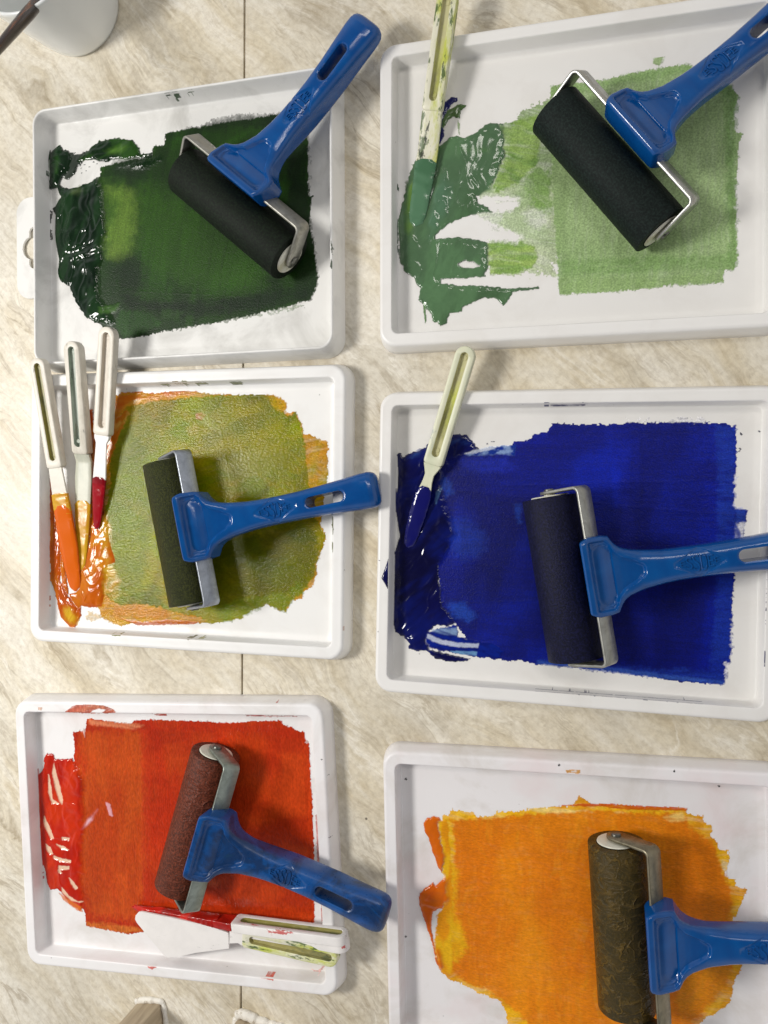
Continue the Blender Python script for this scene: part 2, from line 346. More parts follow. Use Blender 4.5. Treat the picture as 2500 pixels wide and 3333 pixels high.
# ------------------------------------------------------------------ ink and paint lying in the trays
def zsurf(k, U, V):
    W, Hh = TR[k][3:]; ins = np.minimum(W/2-np.abs(U), Hh/2-np.abs(V)); pr = PROF1 if k == 1 else PROF
    return np.interp(ins, [p[0] for p in pr], [p[1] for p in pr])
def L(p, c, o=1.0, h=.12, e=.5, r=.7, f=.5, st=None, w=0.0, m=None, dry=0.0, sm=0.0, drya=0.0):
    return dict(p=p, c=c, o=o, h=h, e=e, r=r, f=f, st=st, w=w, m=m, dry=dry, sm=sm, drya=drya)
def paint(k, name, label, layers, mat, step=.5, gain=1.0, laps=None, tone=1.0):
    x0, y0, th, W, Hh = TR[k]; WHITE = np.array(RGB(*TBASE[k])[:3])*.97
    al = np.concatenate([np.array(l['p']) for l in layers if l['c'] is not None])
    a0, b0 = al.min(0)-3; a1, b1 = al.max(0)+3
    us = np.arange(a0, a1, step); vs = np.arange(b0, b1, step); U, V = np.meshgrid(us, vs)
    col = np.tile(WHITE, U.shape+(1,)); cov = np.zeros(U.shape); H = np.zeros(U.shape); wet = np.zeros(U.shape)
    for i, l in enumerate(layers):
        P = np.array(l['p']); mg = 4
        iu0 = max(0, int((P[:, 0].min()-mg-a0)/step)); iu1 = int((P[:, 0].max()+mg-a0)/step)+1
        iv0 = max(0, int((P[:, 1].min()-mg-b0)/step)); iv1 = int((P[:, 1].max()+mg-b0)/step)+1
        sl = (slice(iv0, iv1), slice(iu0, iu1)); u = U[sl]; v = V[sl]; sd = k*31+i*7
        ar = abs(np.sum(P[:, 0]*np.roll(P[:, 1], -1)-P[:, 1]*np.roll(P[:, 0], -1)))/2; pe = np.sum(np.hypot(*(P-np.roll(P, -1, 0)).T))
        thin = min(1., max(.12, ar/pe/2.5)); thick = l['h'] > .45
        ins = np.minimum(W/2-np.abs(u), Hh/2-np.abs(v)); r_ = l['r']*thin*np.clip((ins-9.5)/3, .06, 1); e_ = max(.22, min(l['e'], l['e']*thin*2))
        if thin < .5: r_ = np.minimum(l['r'], .25)*np.ones_like(ins)
        hf = 0.0 if thick else .7
        wu = u+r_*((2*fbm(u*l['f'], v*l['f'], 2 if thick else 4, sd)-1)*1.6+hf*(2*vn(u*.9, v*.9, sd+5)-1))
        wv = v+r_*((2*fbm(u*l['f']+40, v*l['f'], 2 if thick else 4, sd+2)-1)*1.6+hf*(2*vn(u*.9+9, v*.9, sd+6)-1))
        d = polysd(P[:, 0], P[:, 1], wu, wv); c0 = cov[sl].copy()
        if thin < .5 and not thick and l['c'] is not None: d = d+.3
        if thick and thin > .35: el = e_+2.6*np.clip(c0*1.4-.4, 0, 1)*(.3+1.2*vn(u*.2, v*.2, sd+41)); a = sstep(0, 1, (d+e_)/(2*el))
        else: a = sstep(-e_, e_, d)
        if l['dry']:                                    # bristly, half covered border
            ca, sa = math.cos(math.radians(l['drya'])), math.sin(math.radians(l['drya']))
            g = vn((u*ca+v*sa)*.35, (-u*sa+v*ca)*1.5, sd+9)*.6+vn(u*1.3, v*1.3, sd+10)*.4
            a = a*sstep(.34, .62, np.clip(d/l['dry'], 0, 1)*1.0+1.1*(g-.45)+.25)
        str_ = 0.5
        if l['st']:
            ang, amt = l['st']; ca, sa = math.cos(math.radians(ang)), math.sin(math.radians(ang))
            q = 3*(fbm(u*.05, v*.05, 2, sd+12)-.5)
            su, sv = u*ca+v*sa, -u*sa+v*ca
            str_ = .55*vn(su*.06+q, sv*.55+3*q, sd+11)+.45*vn(su*.12, sv*1.3+4*q, sd+13)
            a = a*(1-amt*sstep(.45, .8, str_)) if amt > 0 else a
        a = a*l['o']
        if l['c'] is None:
            cov[sl] *= 1-a; H[sl] *= 1-a; wet[sl] *= 1-a; col[sl] = col[sl]*(1-a[..., None])+WHITE*a[..., None]; continue
        c = np.tile(np.array(RGB(*l['c'])[:3]), u.shape+(1,))
        if l['m']:
            for c2, amt, s2, an in l['m']:
                ca, sa = math.cos(math.radians(an)), math.sin(math.radians(an))
                g = fbm((u*ca+v*sa)*s2*.35, (-u*sa+v*ca)*s2, 4, sd+21+len(c2)+int(s2*100))
                g = (sstep(.38, .66, g)*amt)[..., None]; c = c*(1-g)+np.array(RGB(*c2)[:3])*g
        A = a[..., None]; col[sl] = col[sl]*(1-A)+c*A
        cov[sl] = 1-(1-cov[sl])*(1-a)
        if l['h'] > .4:
            body = 1-np.exp(-np.clip(d, 0, 50)/1.5)
            ca, sa = (math.cos(math.radians(l['st'][0])), math.sin(math.radians(l['st'][0]))) if l['st'] else (1, 0)
            su, sv = u*ca+v*sa, -u*sa+v*ca; q = 5*(fbm(u*.04, v*.04, 2, sd+12)-.5)
            n1 = fbm(su*.045+q, sv*.11+q, 2, sd+31); n2 = vn(su*.08+q, sv*.33+2*q, sd+33)
            fold = np.clip(1-np.abs(2*fbm(su*.05, sv*.09, 2, sd+35)-1)*7, 0, 1)
            terr = sstep(.44, .56, fbm(su*.06+7, sv*.07, 2, sd+37))
            hh = l['h']*body*(.30+.65*n1+.11*n2+.14*fold**2+.12*terr)
            rim = l['h']*.30*np.exp(-((d-.9)/.6)**2)*vn(u*.12, v*.12, sd+39)*(1-.9*c0)
            H[sl] = H[sl]*(1-a)+np.maximum(H[sl], (hh+rim))*a
        else:
            H[sl] = H[sl]*(1-a*.6)+l['h']*a*(1+(.4*(np.asarray(str_)-.5) if l['st'] else 0))
        wet[sl] = wet[sl]*(1-a)+l['w']*a
    # a little tonal life in thin areas: thin ink lets the white plastic through
    n = fbm(U*.35, V*.35, 4, 77+k)
    col = col*(1+.10*gain*(n-.5)*2)[..., None]
    if laps:        # overlapping passes of a 96 mm roller: faint bands with a slightly heavier line where an edge ran
        rs = np.random.RandomState(k); cnt, ang, amp = laps; fac = np.ones(U.shape)
        for i in range(cnt):
            a_ = math.radians(ang+rs.uniform(-7, 7)+(90 if i % 4 == 3 else 0)); ca, sa = math.cos(a_), math.sin(a_)
            su, sv = U*ca+V*sa, -U*sa+V*ca; wob = .8*(vn(su*.08, sv*0, 60+i)-.5)
            c0_ = rs.uniform(-75, 45); s0, s1 = sorted(rs.uniform(-105, 105, 2)); wd = rs.choice([96, 96, 60])
            band = sstep(-.5, .5, sv+wob-c0_)*sstep(-.5, .5, c0_+wd-sv-wob)*sstep(-1.2, 1.2, su-s0+1.2*vn(sv*1.2, su*0, i))*sstep(-1.2, 1.2, s1-su+1.2*vn(sv*1.2, su*0, i+9))
            fac *= 1+band*rs.uniform(-amp, amp)
            ln = np.exp(-((sv+wob-c0_)/.55)**2)*sstep(-1, 1, su-s0)*sstep(-1, 1, s1-su)*vn(su*.25, sv*.1, i+3); fac *= 1-1.2*amp*ln; H += .10*ln*(cov > .5)
        st_ = fbm(U*math.cos(math.radians(ang))*.06+V*math.sin(math.radians(ang))*.06, (-U*math.sin(math.radians(ang))+V*math.cos(math.radians(ang)))*.9, 3, 91)
        fac *= 1+amp*1.2*(st_-.5)*2
        q_ = np.clip(1-wet*1.3, 0, 1)[..., None]; col = col*(1+(fac[..., None]-1)*q_)
    col = col*(1+(tone-1)*cov[..., None])
    Z = zsurf(k, U, V)+.03+H
    keep = cov > .14
    insU = W/2-np.abs(U); steep = (insU > 7.5) & (insU < 9.1) if k != 1 else (insU > 1.8) & (insU < 4.2)
    keep &= ~(steep & (zsurf(k, U, V) > 3.2+3.0*vn(V*.25, U*0, 5)))
    fm = keep[:-1, :-1] & keep[1:, :-1] & keep[:-1, 1:] & keep[1:, 1:]
    ny, nx = U.shape; idx = np.arange(ny*nx).reshape(ny, nx)
    q = np.stack([idx[:-1, :-1][fm], idx[:-1, 1:][fm], idx[1:, 1:][fm], idx[1:, :-1][fm]], 1)
    used = np.unique(q); remap = np.full(ny*nx, -1); remap[used] = np.arange(len(used)); q = remap[q]
    me = bpy.data.meshes.new(name); nv = len(used); nf = len(q)
    co = np.stack([U.ravel()[used], V.ravel()[used], Z.ravel()[used]], 1)*S
    me.vertices.add(nv); me.vertices.foreach_set('co', co.astype(np.float32).ravel())
    me.loops.add(nf*4); me.loops.foreach_set('vertex_index', q.astype(np.int32).ravel())
    me.polygons.add(nf); me.polygons.foreach_set('loop_start', np.arange(0, nf*4, 4, dtype=np.int32))
    me.polygons.foreach_set('use_smooth', np.ones(nf, bool)); me.update(calc_edges=True); me.validate()
    ca = me.attributes.new('Pigment', 'FLOAT_COLOR', 'POINT')
    cc = np.ones((nv, 4), np.float32); cc[:, :3] = np.clip(col.reshape(-1, 3)[used], 0, 1); ca.data.foreach_set('color', cc.ravel())
    wa = me.attributes.new('Wet', 'FLOAT', 'POINT'); wa.data.foreach_set('value', wet.ravel()[used].astype(np.float32))
    o = obj(name, me, mat); o.location = (x0*S, y0*S, 0); o.rotation_euler = (0, 0, math.radians(th))
    tag(o, label, 'ink', 'ink and paint spread in the trays'); return o

MP1 = mat_paint('rolled_green_ink', 1000, .45, .42)
MP2 = mat_paint('sage_ink', 900, .35, .45)
MP3 = mat_paint('olive_ink', 520, 1.0, .13, (1, 1.6, 1), .03)
MP4 = mat_paint('blue_ink', 1100, .45, .40)
MP5 = mat_paint('red_ink', 520, 1.0, .24, (1.6, .7, 1), .16)
MP6 = mat_paint('orange_ink', 650, .7, .34, (.7, 1.7, 1), .2, .45)

# --- dark green ink, top left
GR_ = [((46, 92, 24), .9, .05, 10)]
paint(1, 'green_ink', 'dark green ink rolled out beside a glossy near black green heap', [
    L([(-44.1,-62.2),(-18.5,-70.3),(25.8,-66.6),(60,-64),(88.3,-59.6),(88.3,-55),(75.1,-55.6),(51.6,-58.7),(-0.5,-61.7)], (120,140,104), .55, .05, 1.5, 1.2, .6, (5,.8), dry=6, drya=5),
    L([(-16.1,69.6),(0.3,70.4),(18,70.8),(35.3,71.7),(52.3,71.5),(70,72.3),(79,69.3),(90.5,57.1),(90.7,46.3),(91.1,29.4),(91.6,15.2),(94.8,14.2),(92.2,9.3),(92.2,0.1),(92.6,-9.2),(94.7,-18.6),(95.9,-27.9),(97.5,-38.5),(95.8,-48.6),(91.6,-54.9),(75.1,-58.4),(51.6,-62.2),(25.8,-65.3),(-0.6,-67.8),(-18.5,-69.7),(-33.1,-72.1),(-47.9,-73.2),(-59.1,-71.5),(-68.4,-60.7),(-66.4,-44.3),(-66.2,-11.2),(-65.9,21.8),(-67.6,51.8),(-43.3,53.9),(-25.8,53.6),(-24.9,61.9),(-15.8,61.8)], (32,66,12), 1, .12, .45, .5, .6, (8,.0), .05, m=[((46,92,16),.75,.045,20),((20,44,14),.6,.10,80)], dry=2.2, drya=98),
    L([(-69.5,43.7),(-43.3,53.9),(-28.6,52.3),(-28.7,40.9),(-43.5,19.6),(-55,-28.6),(-44.1,-68.8),(-59,-66.3),(-74,-43.8),(-73.5,22.6)], (30,60,18), 1, .12, 1.0, 1.0, .5, w=.3),
    L([(35.3,74.9),(69.9,71.7),(79,69.3),(90.5,57.1),(91.1,21.7),(92.6,-9.2),(96.5,-38.4),(94.9,-47.8),(91.6,-53.7),(80.1,-52.9),(80.3,-8.1),(75.6,38.8),(65.7,61.7),(35.3,67.8),(-14,65.1),(-14,68.3),(9.2,69.5)], (20,42,16), .75, .06, 3, 1.5, .3, (80,.2)),
    L([(-51.4,-40.4),(-18.4,-49.2),(17.2,-50.1),(60.1,-46.8),(91.6,-46),(91.6,-53.7),(68.4,-57.5),(34.5,-59.2),(-0.5,-60.1),(-18.4,-55.7),(-44,-50.8)], (18,40,16), .8, .06, 3, 1.5, .3, (5,.3)),
    L([(-32.4,34.8),(0,23.3),(26.2,0.1),(51.8,-21.1),(60.2,-40.6),(34.6,-45),(-0.4,-39.2),(-29.1,-22.5),(-36.3,2.6)], (56,100,18), .65, .02, 9, 3, .2),
    L([(-60.2,34.5),(-43.4,31.1),(-39.8,19.3),(-41.8,3.1),(-43.7,-9.8),(-51.2,-14.1),(-60.5,-10),(-62.3,5),(-54.7,14.2),(-50.9,23.6)], (134,164,66), .95, .02, 7.0, 2.0, .25),
    L([(-65.8,40),(-47.1,36.4),(-36.1,27.1),(-38.2,-7),(-47.5,-16.1),(-66.1,-7.9)], (72,110,28), .6, .0, 10, 2.5, .3),
    L([(-53.1,-17.2),(-43.8,-14.7),(-32.7,-20.5),(-31,-33.7),(-38.4,-39.7),(-51.3,-35.5),(-56.9,-26.8)], (22,42,20), .85, .02, 8, 2.5, .3),
    L([(-54.4,55.2),(-32.2,52.7),(-28.6,44.2),(-39.7,37.2),(-54.5,42.1),(-58.2,49.1)], (24,44,20), .8, .02, 6, 2.5, .3),
    L([(-51.5,-51.9),(-29.3,-55),(-18.5,-63.8),(-29.4,-68),(-49.7,-71.8),(-55.3,-61.5)], (50,98,30), .8, .08, 1.2, .8, .5, (100,.25)),
    L([(-18.4,-52.5),(-0.5,-56.1),(-7.7,-61.3),(-18.4,-59)], (60,100,40), .6, .03, 2, 1, .5, (100,.3)),
    # heap
    L([(-109.6,56.8),(-108.4,67),(-107.9,69.2),(-107.3,66.2),(-106.3,67.9),(-103.9,69.3),(-99.6,71.8),(-97.1,66),(-92.3,65.4),(-89.6,59.2),(-92.4,51.2),(-98.3,46.8),(-99.9,42),(-94.4,38.9),(-86.7,38.9),(-77.1,41.2),(-69.5,44.5),(-65.7,43.3),(-61.7,34.6),(-62.9,21.5),(-60.4,4.8),(-63.3,-8.1),(-66.3,-24.4),(-66.4,-42.6),(-58.9,-53.1),(-54.3,-60.8),(-59,-63),(-68.4,-60.7),(-79.4,-55.4),(-87.4,-44.5),(-93.1,-32.4),(-100.4,-28.1),(-102.7,-21.6),(-101.7,-11.6),(-103.9,-1.3),(-104.8,8.9),(-104.3,20.6),(-107,25.9),(-104.3,27.3),(-99.9,33.6),(-102.6,40.2),(-108.5,39.1),(-109.3,45.9)], (18,40,22), 1, 2.6, .35, .6, .5, (70,.0), 1.0, m=[((12,26,16),.7,.08,60),((34,66,34),.7,.12,75)]),
    L([(-86.6,57.2),(-77,64.4),(-67.4,70.3),(-54.3,70.5),(-41.3,67.9),(-35.1,61.2),(-34,57.4),(-17.7,55.9),(-28.6,54.9),(-35.9,53.1),(-46,52.6),(-50.7,54.8),(-65.7,54.9),(-73.2,57.4)], (20,44,20), 1, 1.5, .3, .6, .6, (20,.0), 1.0, m=[((46,84,30),.9,.16,20)]),
    L([(-99.6,68.8),(-92.3,65.9),(-85.6,61.8),(-78.5,63.8),(-74.7,64.2),(-77,57.8),(-83.7,54.9),(-86.6,49.7),(-92.5,45.4),(-97.3,46.7),(-98.6,58.6)], (18,38,20), .95, 1.3, .5, 1.2, .7, (20,.0), 1.0),
    L([(-43.3,53.9),(-35.9,54.7),(-17.7,56.7),(-14.1,50.6),(-28.6,44.2),(-47,46.2),(-58.2,48.2),(-54.4,53.6)], (20,44,20), 1, 1.0, .5, .8, .6, (10,.0), .9),
    L([(-63.7,62.5),(-54.3,65.9),(-44.7,65.2),(-41.4,61.9),(-48.8,58.2),(-60,58.2)], (92,136,44), .85, .5, 1.0, .8, .4, (25,.4), .9),
    L([(-90.1,46),(-84.7,51.2),(-75.1,53.9),(-67.5,55.1),(-64.7,52.8),(-67.6,49.3),(-74.3,45.9),(-82.9,43.2),(-89,43.2)], None, .9, e=.6, r=1.0, f=.5),
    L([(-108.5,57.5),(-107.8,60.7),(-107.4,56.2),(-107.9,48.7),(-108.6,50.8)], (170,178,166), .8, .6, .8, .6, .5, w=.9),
    L([(-104,62.6),(-99.7,64.1),(-97.2,58.4),(-99.8,47),(-103.1,49)], (44,88,26), .9, .9, .6, .5, .8, (70,.5), w=.9),
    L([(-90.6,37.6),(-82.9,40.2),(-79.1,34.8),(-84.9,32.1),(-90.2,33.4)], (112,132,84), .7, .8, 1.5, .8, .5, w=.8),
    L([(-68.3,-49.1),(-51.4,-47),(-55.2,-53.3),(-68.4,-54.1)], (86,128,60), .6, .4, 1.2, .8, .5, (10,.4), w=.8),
] + [L([(cx+dx*1.0, cy+dy) for dx, dy in ((-1.1,-.4),(0,-.55),(1.2,-.1),(.9,.5),(-.6,.5))], (14,30,16), 1, .7, .25, .25, .8, w=1) for cx, cy in [(-93.1,65.5),(-90.4,63),(-92.3,59.6),(-87.5,64),(-83.7,54.4),(-79.9,54.5),(-76.1,52.4),(-82.8,52.1),(-86.6,52.9),(-78.6,50),(-82.4,48.8),(-87.6,50.3),(-72.3,55.6),(-69.4,54),(-89,48.8),(-74.2,57.5)]] + [
    L([(-110.1,77.9),(-109.8,75.1),(-109.9,64.4),(-109.6,58.3),(-109.4,45.8),(-109.6,41.9),(-109.8,54.5),(-110.1,64)], (18,34,18), .95, .3, .3, .9, .9, w=.8),
    L([(-110,21),(-109.5,21.5),(-109.3,14.3),(-109.7,3.8),(-110,6.5)], (14,26,14), 1, .3, .3, .5, .9, w=.8),
    L([(-108.1,10.7),(-107.7,10.6),(-106.8,4),(-107.9,2.7)], (14,26,14), 1, .3, .3, .4, .9, w=.8),
    L([(-108,24.5),(-106.6,23.3),(-108,15)], (14,26,14), 1, .3, .3, .4, .9, w=.8),
    L([(-1.5,88.7),(3.6,88.7),(1,88),(-2.7,87.4),(-2.2,88.1)], (42,76,34), .95, .1, .3, .5, .8, w=.3),
    L([(-7.3,88.7),(-3.2,88.6),(-5.9,87.9),(-7.8,88.2)], (34,60,28), .95, .1, .3, .5, .8, w=.3),
    L([(8.6,88.5),(13.5,88.6),(10.9,88.1),(8.1,88.1)], (70,96,56), .8, .1, .3, .5, .8, w=.3),
    L([(111.1,-21.8),(112,-24.8),(112,-31.4),(111.2,-27.7)], (34,60,28), .9, .1, .3, .4, .8, w=.3),
    L([(110.9,-33.6),(111.7,-35.2),(111.5,-41.1),(110.7,-38)], (34,60,28), .9, .1, .3, .4, .8, w=.3),
], MP1, laps=(9, 80, .16), tone=.78)

# --- sage green ink, top right
paint(2, 'sage_ink', 'pale sage green ink rolled out beside thick grey green paint', [
    L([(-29,50.3),(-21.6,52.3),(-12.2,55.5),(-5.7,57.6),(-1.3,36.5),(0.2,-4.7),(-5.5,-33.5),(-8.3,-55.4),(-19.9,-54.6),(-40.6,-53.1),(-49.6,-49.4),(-49.6,-29.8),(-40.7,-12.6),(-57.2,-5),(-55.7,0.9),(-40.7,14.4),(-36.3,40.8)], (150,176,112), .80, .05, 1.5, 1.5, .4, (-30,.25), m=[((112,148,62),.9,.10,-30),((180,192,150),.6,.06,10)], dry=5, drya=-10),
    L([(-12.6,62.6),(17,61.9),(30.9,63.1),(47.4,64.2),(58.2,64.8),(68.8,64.4),(73.5,58.4),(82.1,53),(89.9,50.6),(94.4,42.3),(93.2,34.8),(92.3,22.4),(98,20.1),(95.9,13.6),(95,6.8),(93.8,-11.2),(93.8,-27.9),(94.7,-42),(94.9,-50.1),(93.6,-59.3),(88,-59.6),(87.1,-66.5),(64,-65.6),(50.5,-66.3),(36.9,-67.3),(8.9,-67.2),(-6.8,-67),(-7.6,-55.5),(-9.1,-33.2),(-11.3,-3.5),(-12.1,26)], (150,176,118), .97, .08, .6, .6, .5, (85,.10), m=[((132,162,100),.6,.045,40)], dry=2.4, drya=95),
    L([(83.4,52.9),(89.9,50.6),(94.5,41.6),(93.6,19.5),(93.8,-11.2),(94.1,-34.9),(94.8,-49.6),(93.6,-58.6),(89.1,-59.7),(89,-47.1),(90.9,-38.8),(88.9,-13.5),(87.4,14.6),(87.3,39.8)], (106,146,74), .65, .03, 2.2, 1.4, .4, (90,.4)),
    L([(-6.9,-45.9),(22.9,-46.8),(50.5,-47.5),(89,-49.9),(93.6,-53),(87.7,-58.2),(57.3,-55.9),(23,-56.2),(-6.8,-55.5)], (116,152,84), .6, .03, 2.2, 1.2, .4, (3,.5)),
    L([(-11.5,62),(17,61.1),(47.4,63.4),(68.8,64),(73.5,58.4),(58.2,59.1),(36.5,57.1),(17,56.1),(-11.4,52.5)], (122,158,88), .6, .03, 2.5, 1.2, .4, (10,.3)),
    L([(-6.8,-55.5),(23,-57.7),(57.3,-58.8),(87.1,-60.9),(86.5,-66.5),(50.5,-66),(23,-67.1),(-6.8,-66.7)], (136,166,100), .5, .03, 1.5, 1.2, .4, (3,.6)),
    L([(-5.7,42.9),(63.6,42.8),(83.5,29.1),(83.7,-27),(50.5,-41.1),(1.7,-34.1),(-8.4,2.1)], (158,180,128), .5, .0, 10, 3, .2),
    L([(-43.8,41.7),(-31.9,43.2),(-20.1,46.2),(-17.9,26.7),(-20.1,15.1),(-31.8,4.5),(-45.2,-0.2),(-46.7,6),(-40.7,20.3),(-40.8,32.3)], (104,142,58), .9, .12, 1.2, 1.0, .5, (-20,.35), m=[((140,170,80),.8,.25,-20)]),
    L([(-28.9,7.1),(-20.1,13.6),(-11.3,8.3),(-12,-15.3),(-20,-14.5),(-24.4,-5.2)], (112,150,66), .8, .05, 2.0, 1.5, .4, (-40,.4)),
    L([(-51.2,-31.2),(-40.6,-30.6),(-28.8,-32.3),(-21.4,-35.9),(-19.9,-42.7),(-22.9,-48.4),(-34.7,-52),(-49.6,-50.9)], (118,156,64), .9, .12, .8, .7, .5, (-5,.3), m=[((150,178,84),.8,.25,-5)]),
    L([(-57.2,-11),(-40.7,-11.1),(-17.1,-14.8),(-14.1,-31.3),(-28.8,-31.6),(-46.6,-30.1),(-57.2,-23.1)], (170,190,146), .6, .03, 2, 1.5, .4, (-10,.5)),
    L([(-58.8,-2.1),(-43.7,-2.6),(-31.8,-4.2),(-30.6,-9.1),(-34.7,-12.9),(-43.7,-12.3),(-52.7,-8.5)], None, .97, e=1.5, r=1.0, f=.4, st=(-8,.2)),
    L([(-80.3,-21.1),(-71,-17.4),(-54.2,-15.9),(-40.7,-22.3),(-28.8,-29.3),(-31.7,-32.5),(-46.6,-30.1),(-64.8,-26.3),(-81.8,-24.8)], None, .93, e=1.8, r=1.2, f=.4, st=(-5,.2)),
    L([(-28.8,-13.7),(-20,-13),(-14.2,-15.1),(-12.7,-22.6),(-20,-26.4),(-25.9,-21.4)], None, .5, e=3, r=1.5, f=.4, st=(-5,.5)),
    # blue smear and green leaf
    L([(-84.7,35.1),(-84.1,46.5),(-82.8,54),(-78.8,60.4),(-73.4,62.9),(-69.9,62.7),(-69.4,60.2),(-73.4,58),(-76.9,53.3),(-79.1,45.9),(-77.5,39.6),(-80.3,34.6),(-83.4,34.2)], (16,20,90), 1, 1.1, .35, .5, .6, (70,.0), 1.0),
    L([(-82.5,43.3),(-80.3,49.1),(-76.9,54.5),(-72.6,56.5),(-67.3,58.1),(-63.4,56.4),(-67.4,53.6),(-67.7,48.3),(-72.6,50.3),(-75.7,48.6),(-80.3,40)], (80,108,62), 1, 1.3, .3, .5, .6, (60,.0), .9),
    L([(-69.5,47.8),(-68.3,45.4),(-68.6,38.6),(-69.5,43.2)], (110,140,80), .8, .2, .3, .4, .6, w=.7),
    # thick paint
    L([(-99.1,23.7),(-96,26.4),(-85,26),(-81.9,32.5),(-75.7,37.1),(-72.6,38.8),(-64.9,36.6),(-58.8,38),(-52.8,42.7),(-48,44),(-40.8,42.5),(-38.7,35.1),(-40.8,29.3),(-39,23.1),(-43,14.6),(-46.7,6),(-46.7,-0),(-57.3,-1.2),(-56.5,-5.1),(-51.2,-8.9),(-46.7,-12),(-54.2,-12.5),(-61.8,-13.7),(-71,-15.1),(-77.2,-18.3),(-81.8,-21.8),(-84.1,-25.4),(-75.6,-25.8),(-64.8,-26.3),(-55.7,-29.3),(-48.9,-31.4),(-49.6,-38.9),(-49.9,-44.9),(-51.9,-52.3),(-64.8,-52.5),(-80.2,-51.7),(-79.4,-54.2),(-64.8,-56.8),(-46.6,-58.7),(-34.6,-60.4),(-19.2,-60.6),(-18.1,-61.5),(-25.8,-63.1),(-34.6,-63.1),(-37.6,-68),(-41.2,-71.8),(-45.4,-66),(-54.1,-65.7),(-64.8,-70.3),(-67.1,-73.2),(-74,-73.6),(-76.2,-79.5),(-80.2,-82.1),(-85.2,-77.5),(-90.2,-68.7),(-95.1,-63.8),(-93.1,-57),(-97.8,-50.5),(-103.8,-45.4),(-107,-39),(-107.4,-25),(-108.6,-13),(-103.9,5.7),(-100.7,17.7)], (78,106,76), 1, 1.5, .35, .7, .45, (75,.0), 1.0, m=[((70,98,66),.7,.06,75),((92,128,88),.6,.10,70)]),
    L([(-103.9,11.9),(-96,14.1),(-90.5,16.6),(-86.2,19.2),(-88.1,7.2),(-91.2,-3.3),(-95.9,-10.5),(-97.5,-19.6),(-100.7,-27.1),(-103.8,-19.1),(-103.9,-3.6)], (60,96,40), .85, 1.6, 1.2, 1, .4, (75,.4), 1.0, m=[((106,140,60),.8,.2,75)]),
    L([(-68,29.4),(-54.3,30.1),(-46.7,27.8),(-49.7,24.3),(-64.9,26)], (78,120,56), .8, 1.2, 1.5, 1, .4, (5,.3), .9),
    L([(-89.6,-11.1),(-86.2,3.9),(-81.9,12.7),(-75.7,18.1),(-72.6,8.6),(-71,-2.2),(-75.6,-12.4),(-80.3,-19.6),(-86.2,-26.8),(-89.6,-28)], (82,116,90), .8, 2.4, 1.0, .7, .3, (70,.0), 1.0),
    L([(-69.1,-43.1),(-64.8,-41.4),(-58.7,-43),(-55.4,-45.7),(-60.2,-46.5),(-66.6,-45.4)], None, .97, e=.5, r=.6, f=.5),
    L([(-80.2,-51.7),(-61.7,-53.1),(-34.6,-56.2),(-19.6,-57.9),(-19.9,-60.5),(-40.6,-58.8),(-61.7,-56.4),(-78.7,-53.7)], None, .95, e=.5, r=.5, f=.5),
    L([(-109.5,43.5),(-109.2,44.2),(-109.1,39.8),(-109.4,39.6)], (24,40,28), .95, .2, .3, .4, .8, w=.8),
    L([(-109.5,13.1),(-109.1,12.3),(-107.9,10.7),(-107.4,6),(-108.9,7.6),(-109.3,4.7),(-109.1,-5.4),(-108.6,-13),(-107,-39),(-108.5,-32.8),(-109.3,-9.1),(-109.6,5.2)], (44,70,48), .95, .5, .3, .6, .8, w=.9),
    L([(-91.8,-66.3),(-90.5,-67.9),(-89.6,-77.2),(-90.5,-79)], (70,116,50), .9, .2, .3, .4, .8, w=.7),
    L([(47.3,70.6),(54.8,70.7),(53.5,66.6),(50.8,65.1),(47.6,66.8)], (132,162,92), .85, .1, .4, .4, .8, (60,.5)),
    L([(109,-25.7),(109.2,-27.6),(109.2,-49.6),(109,-44.8)], (120,160,80), .8, .1, .4, .6, .8, (90,.5)),
], MP2, laps=(8, 85, .10))

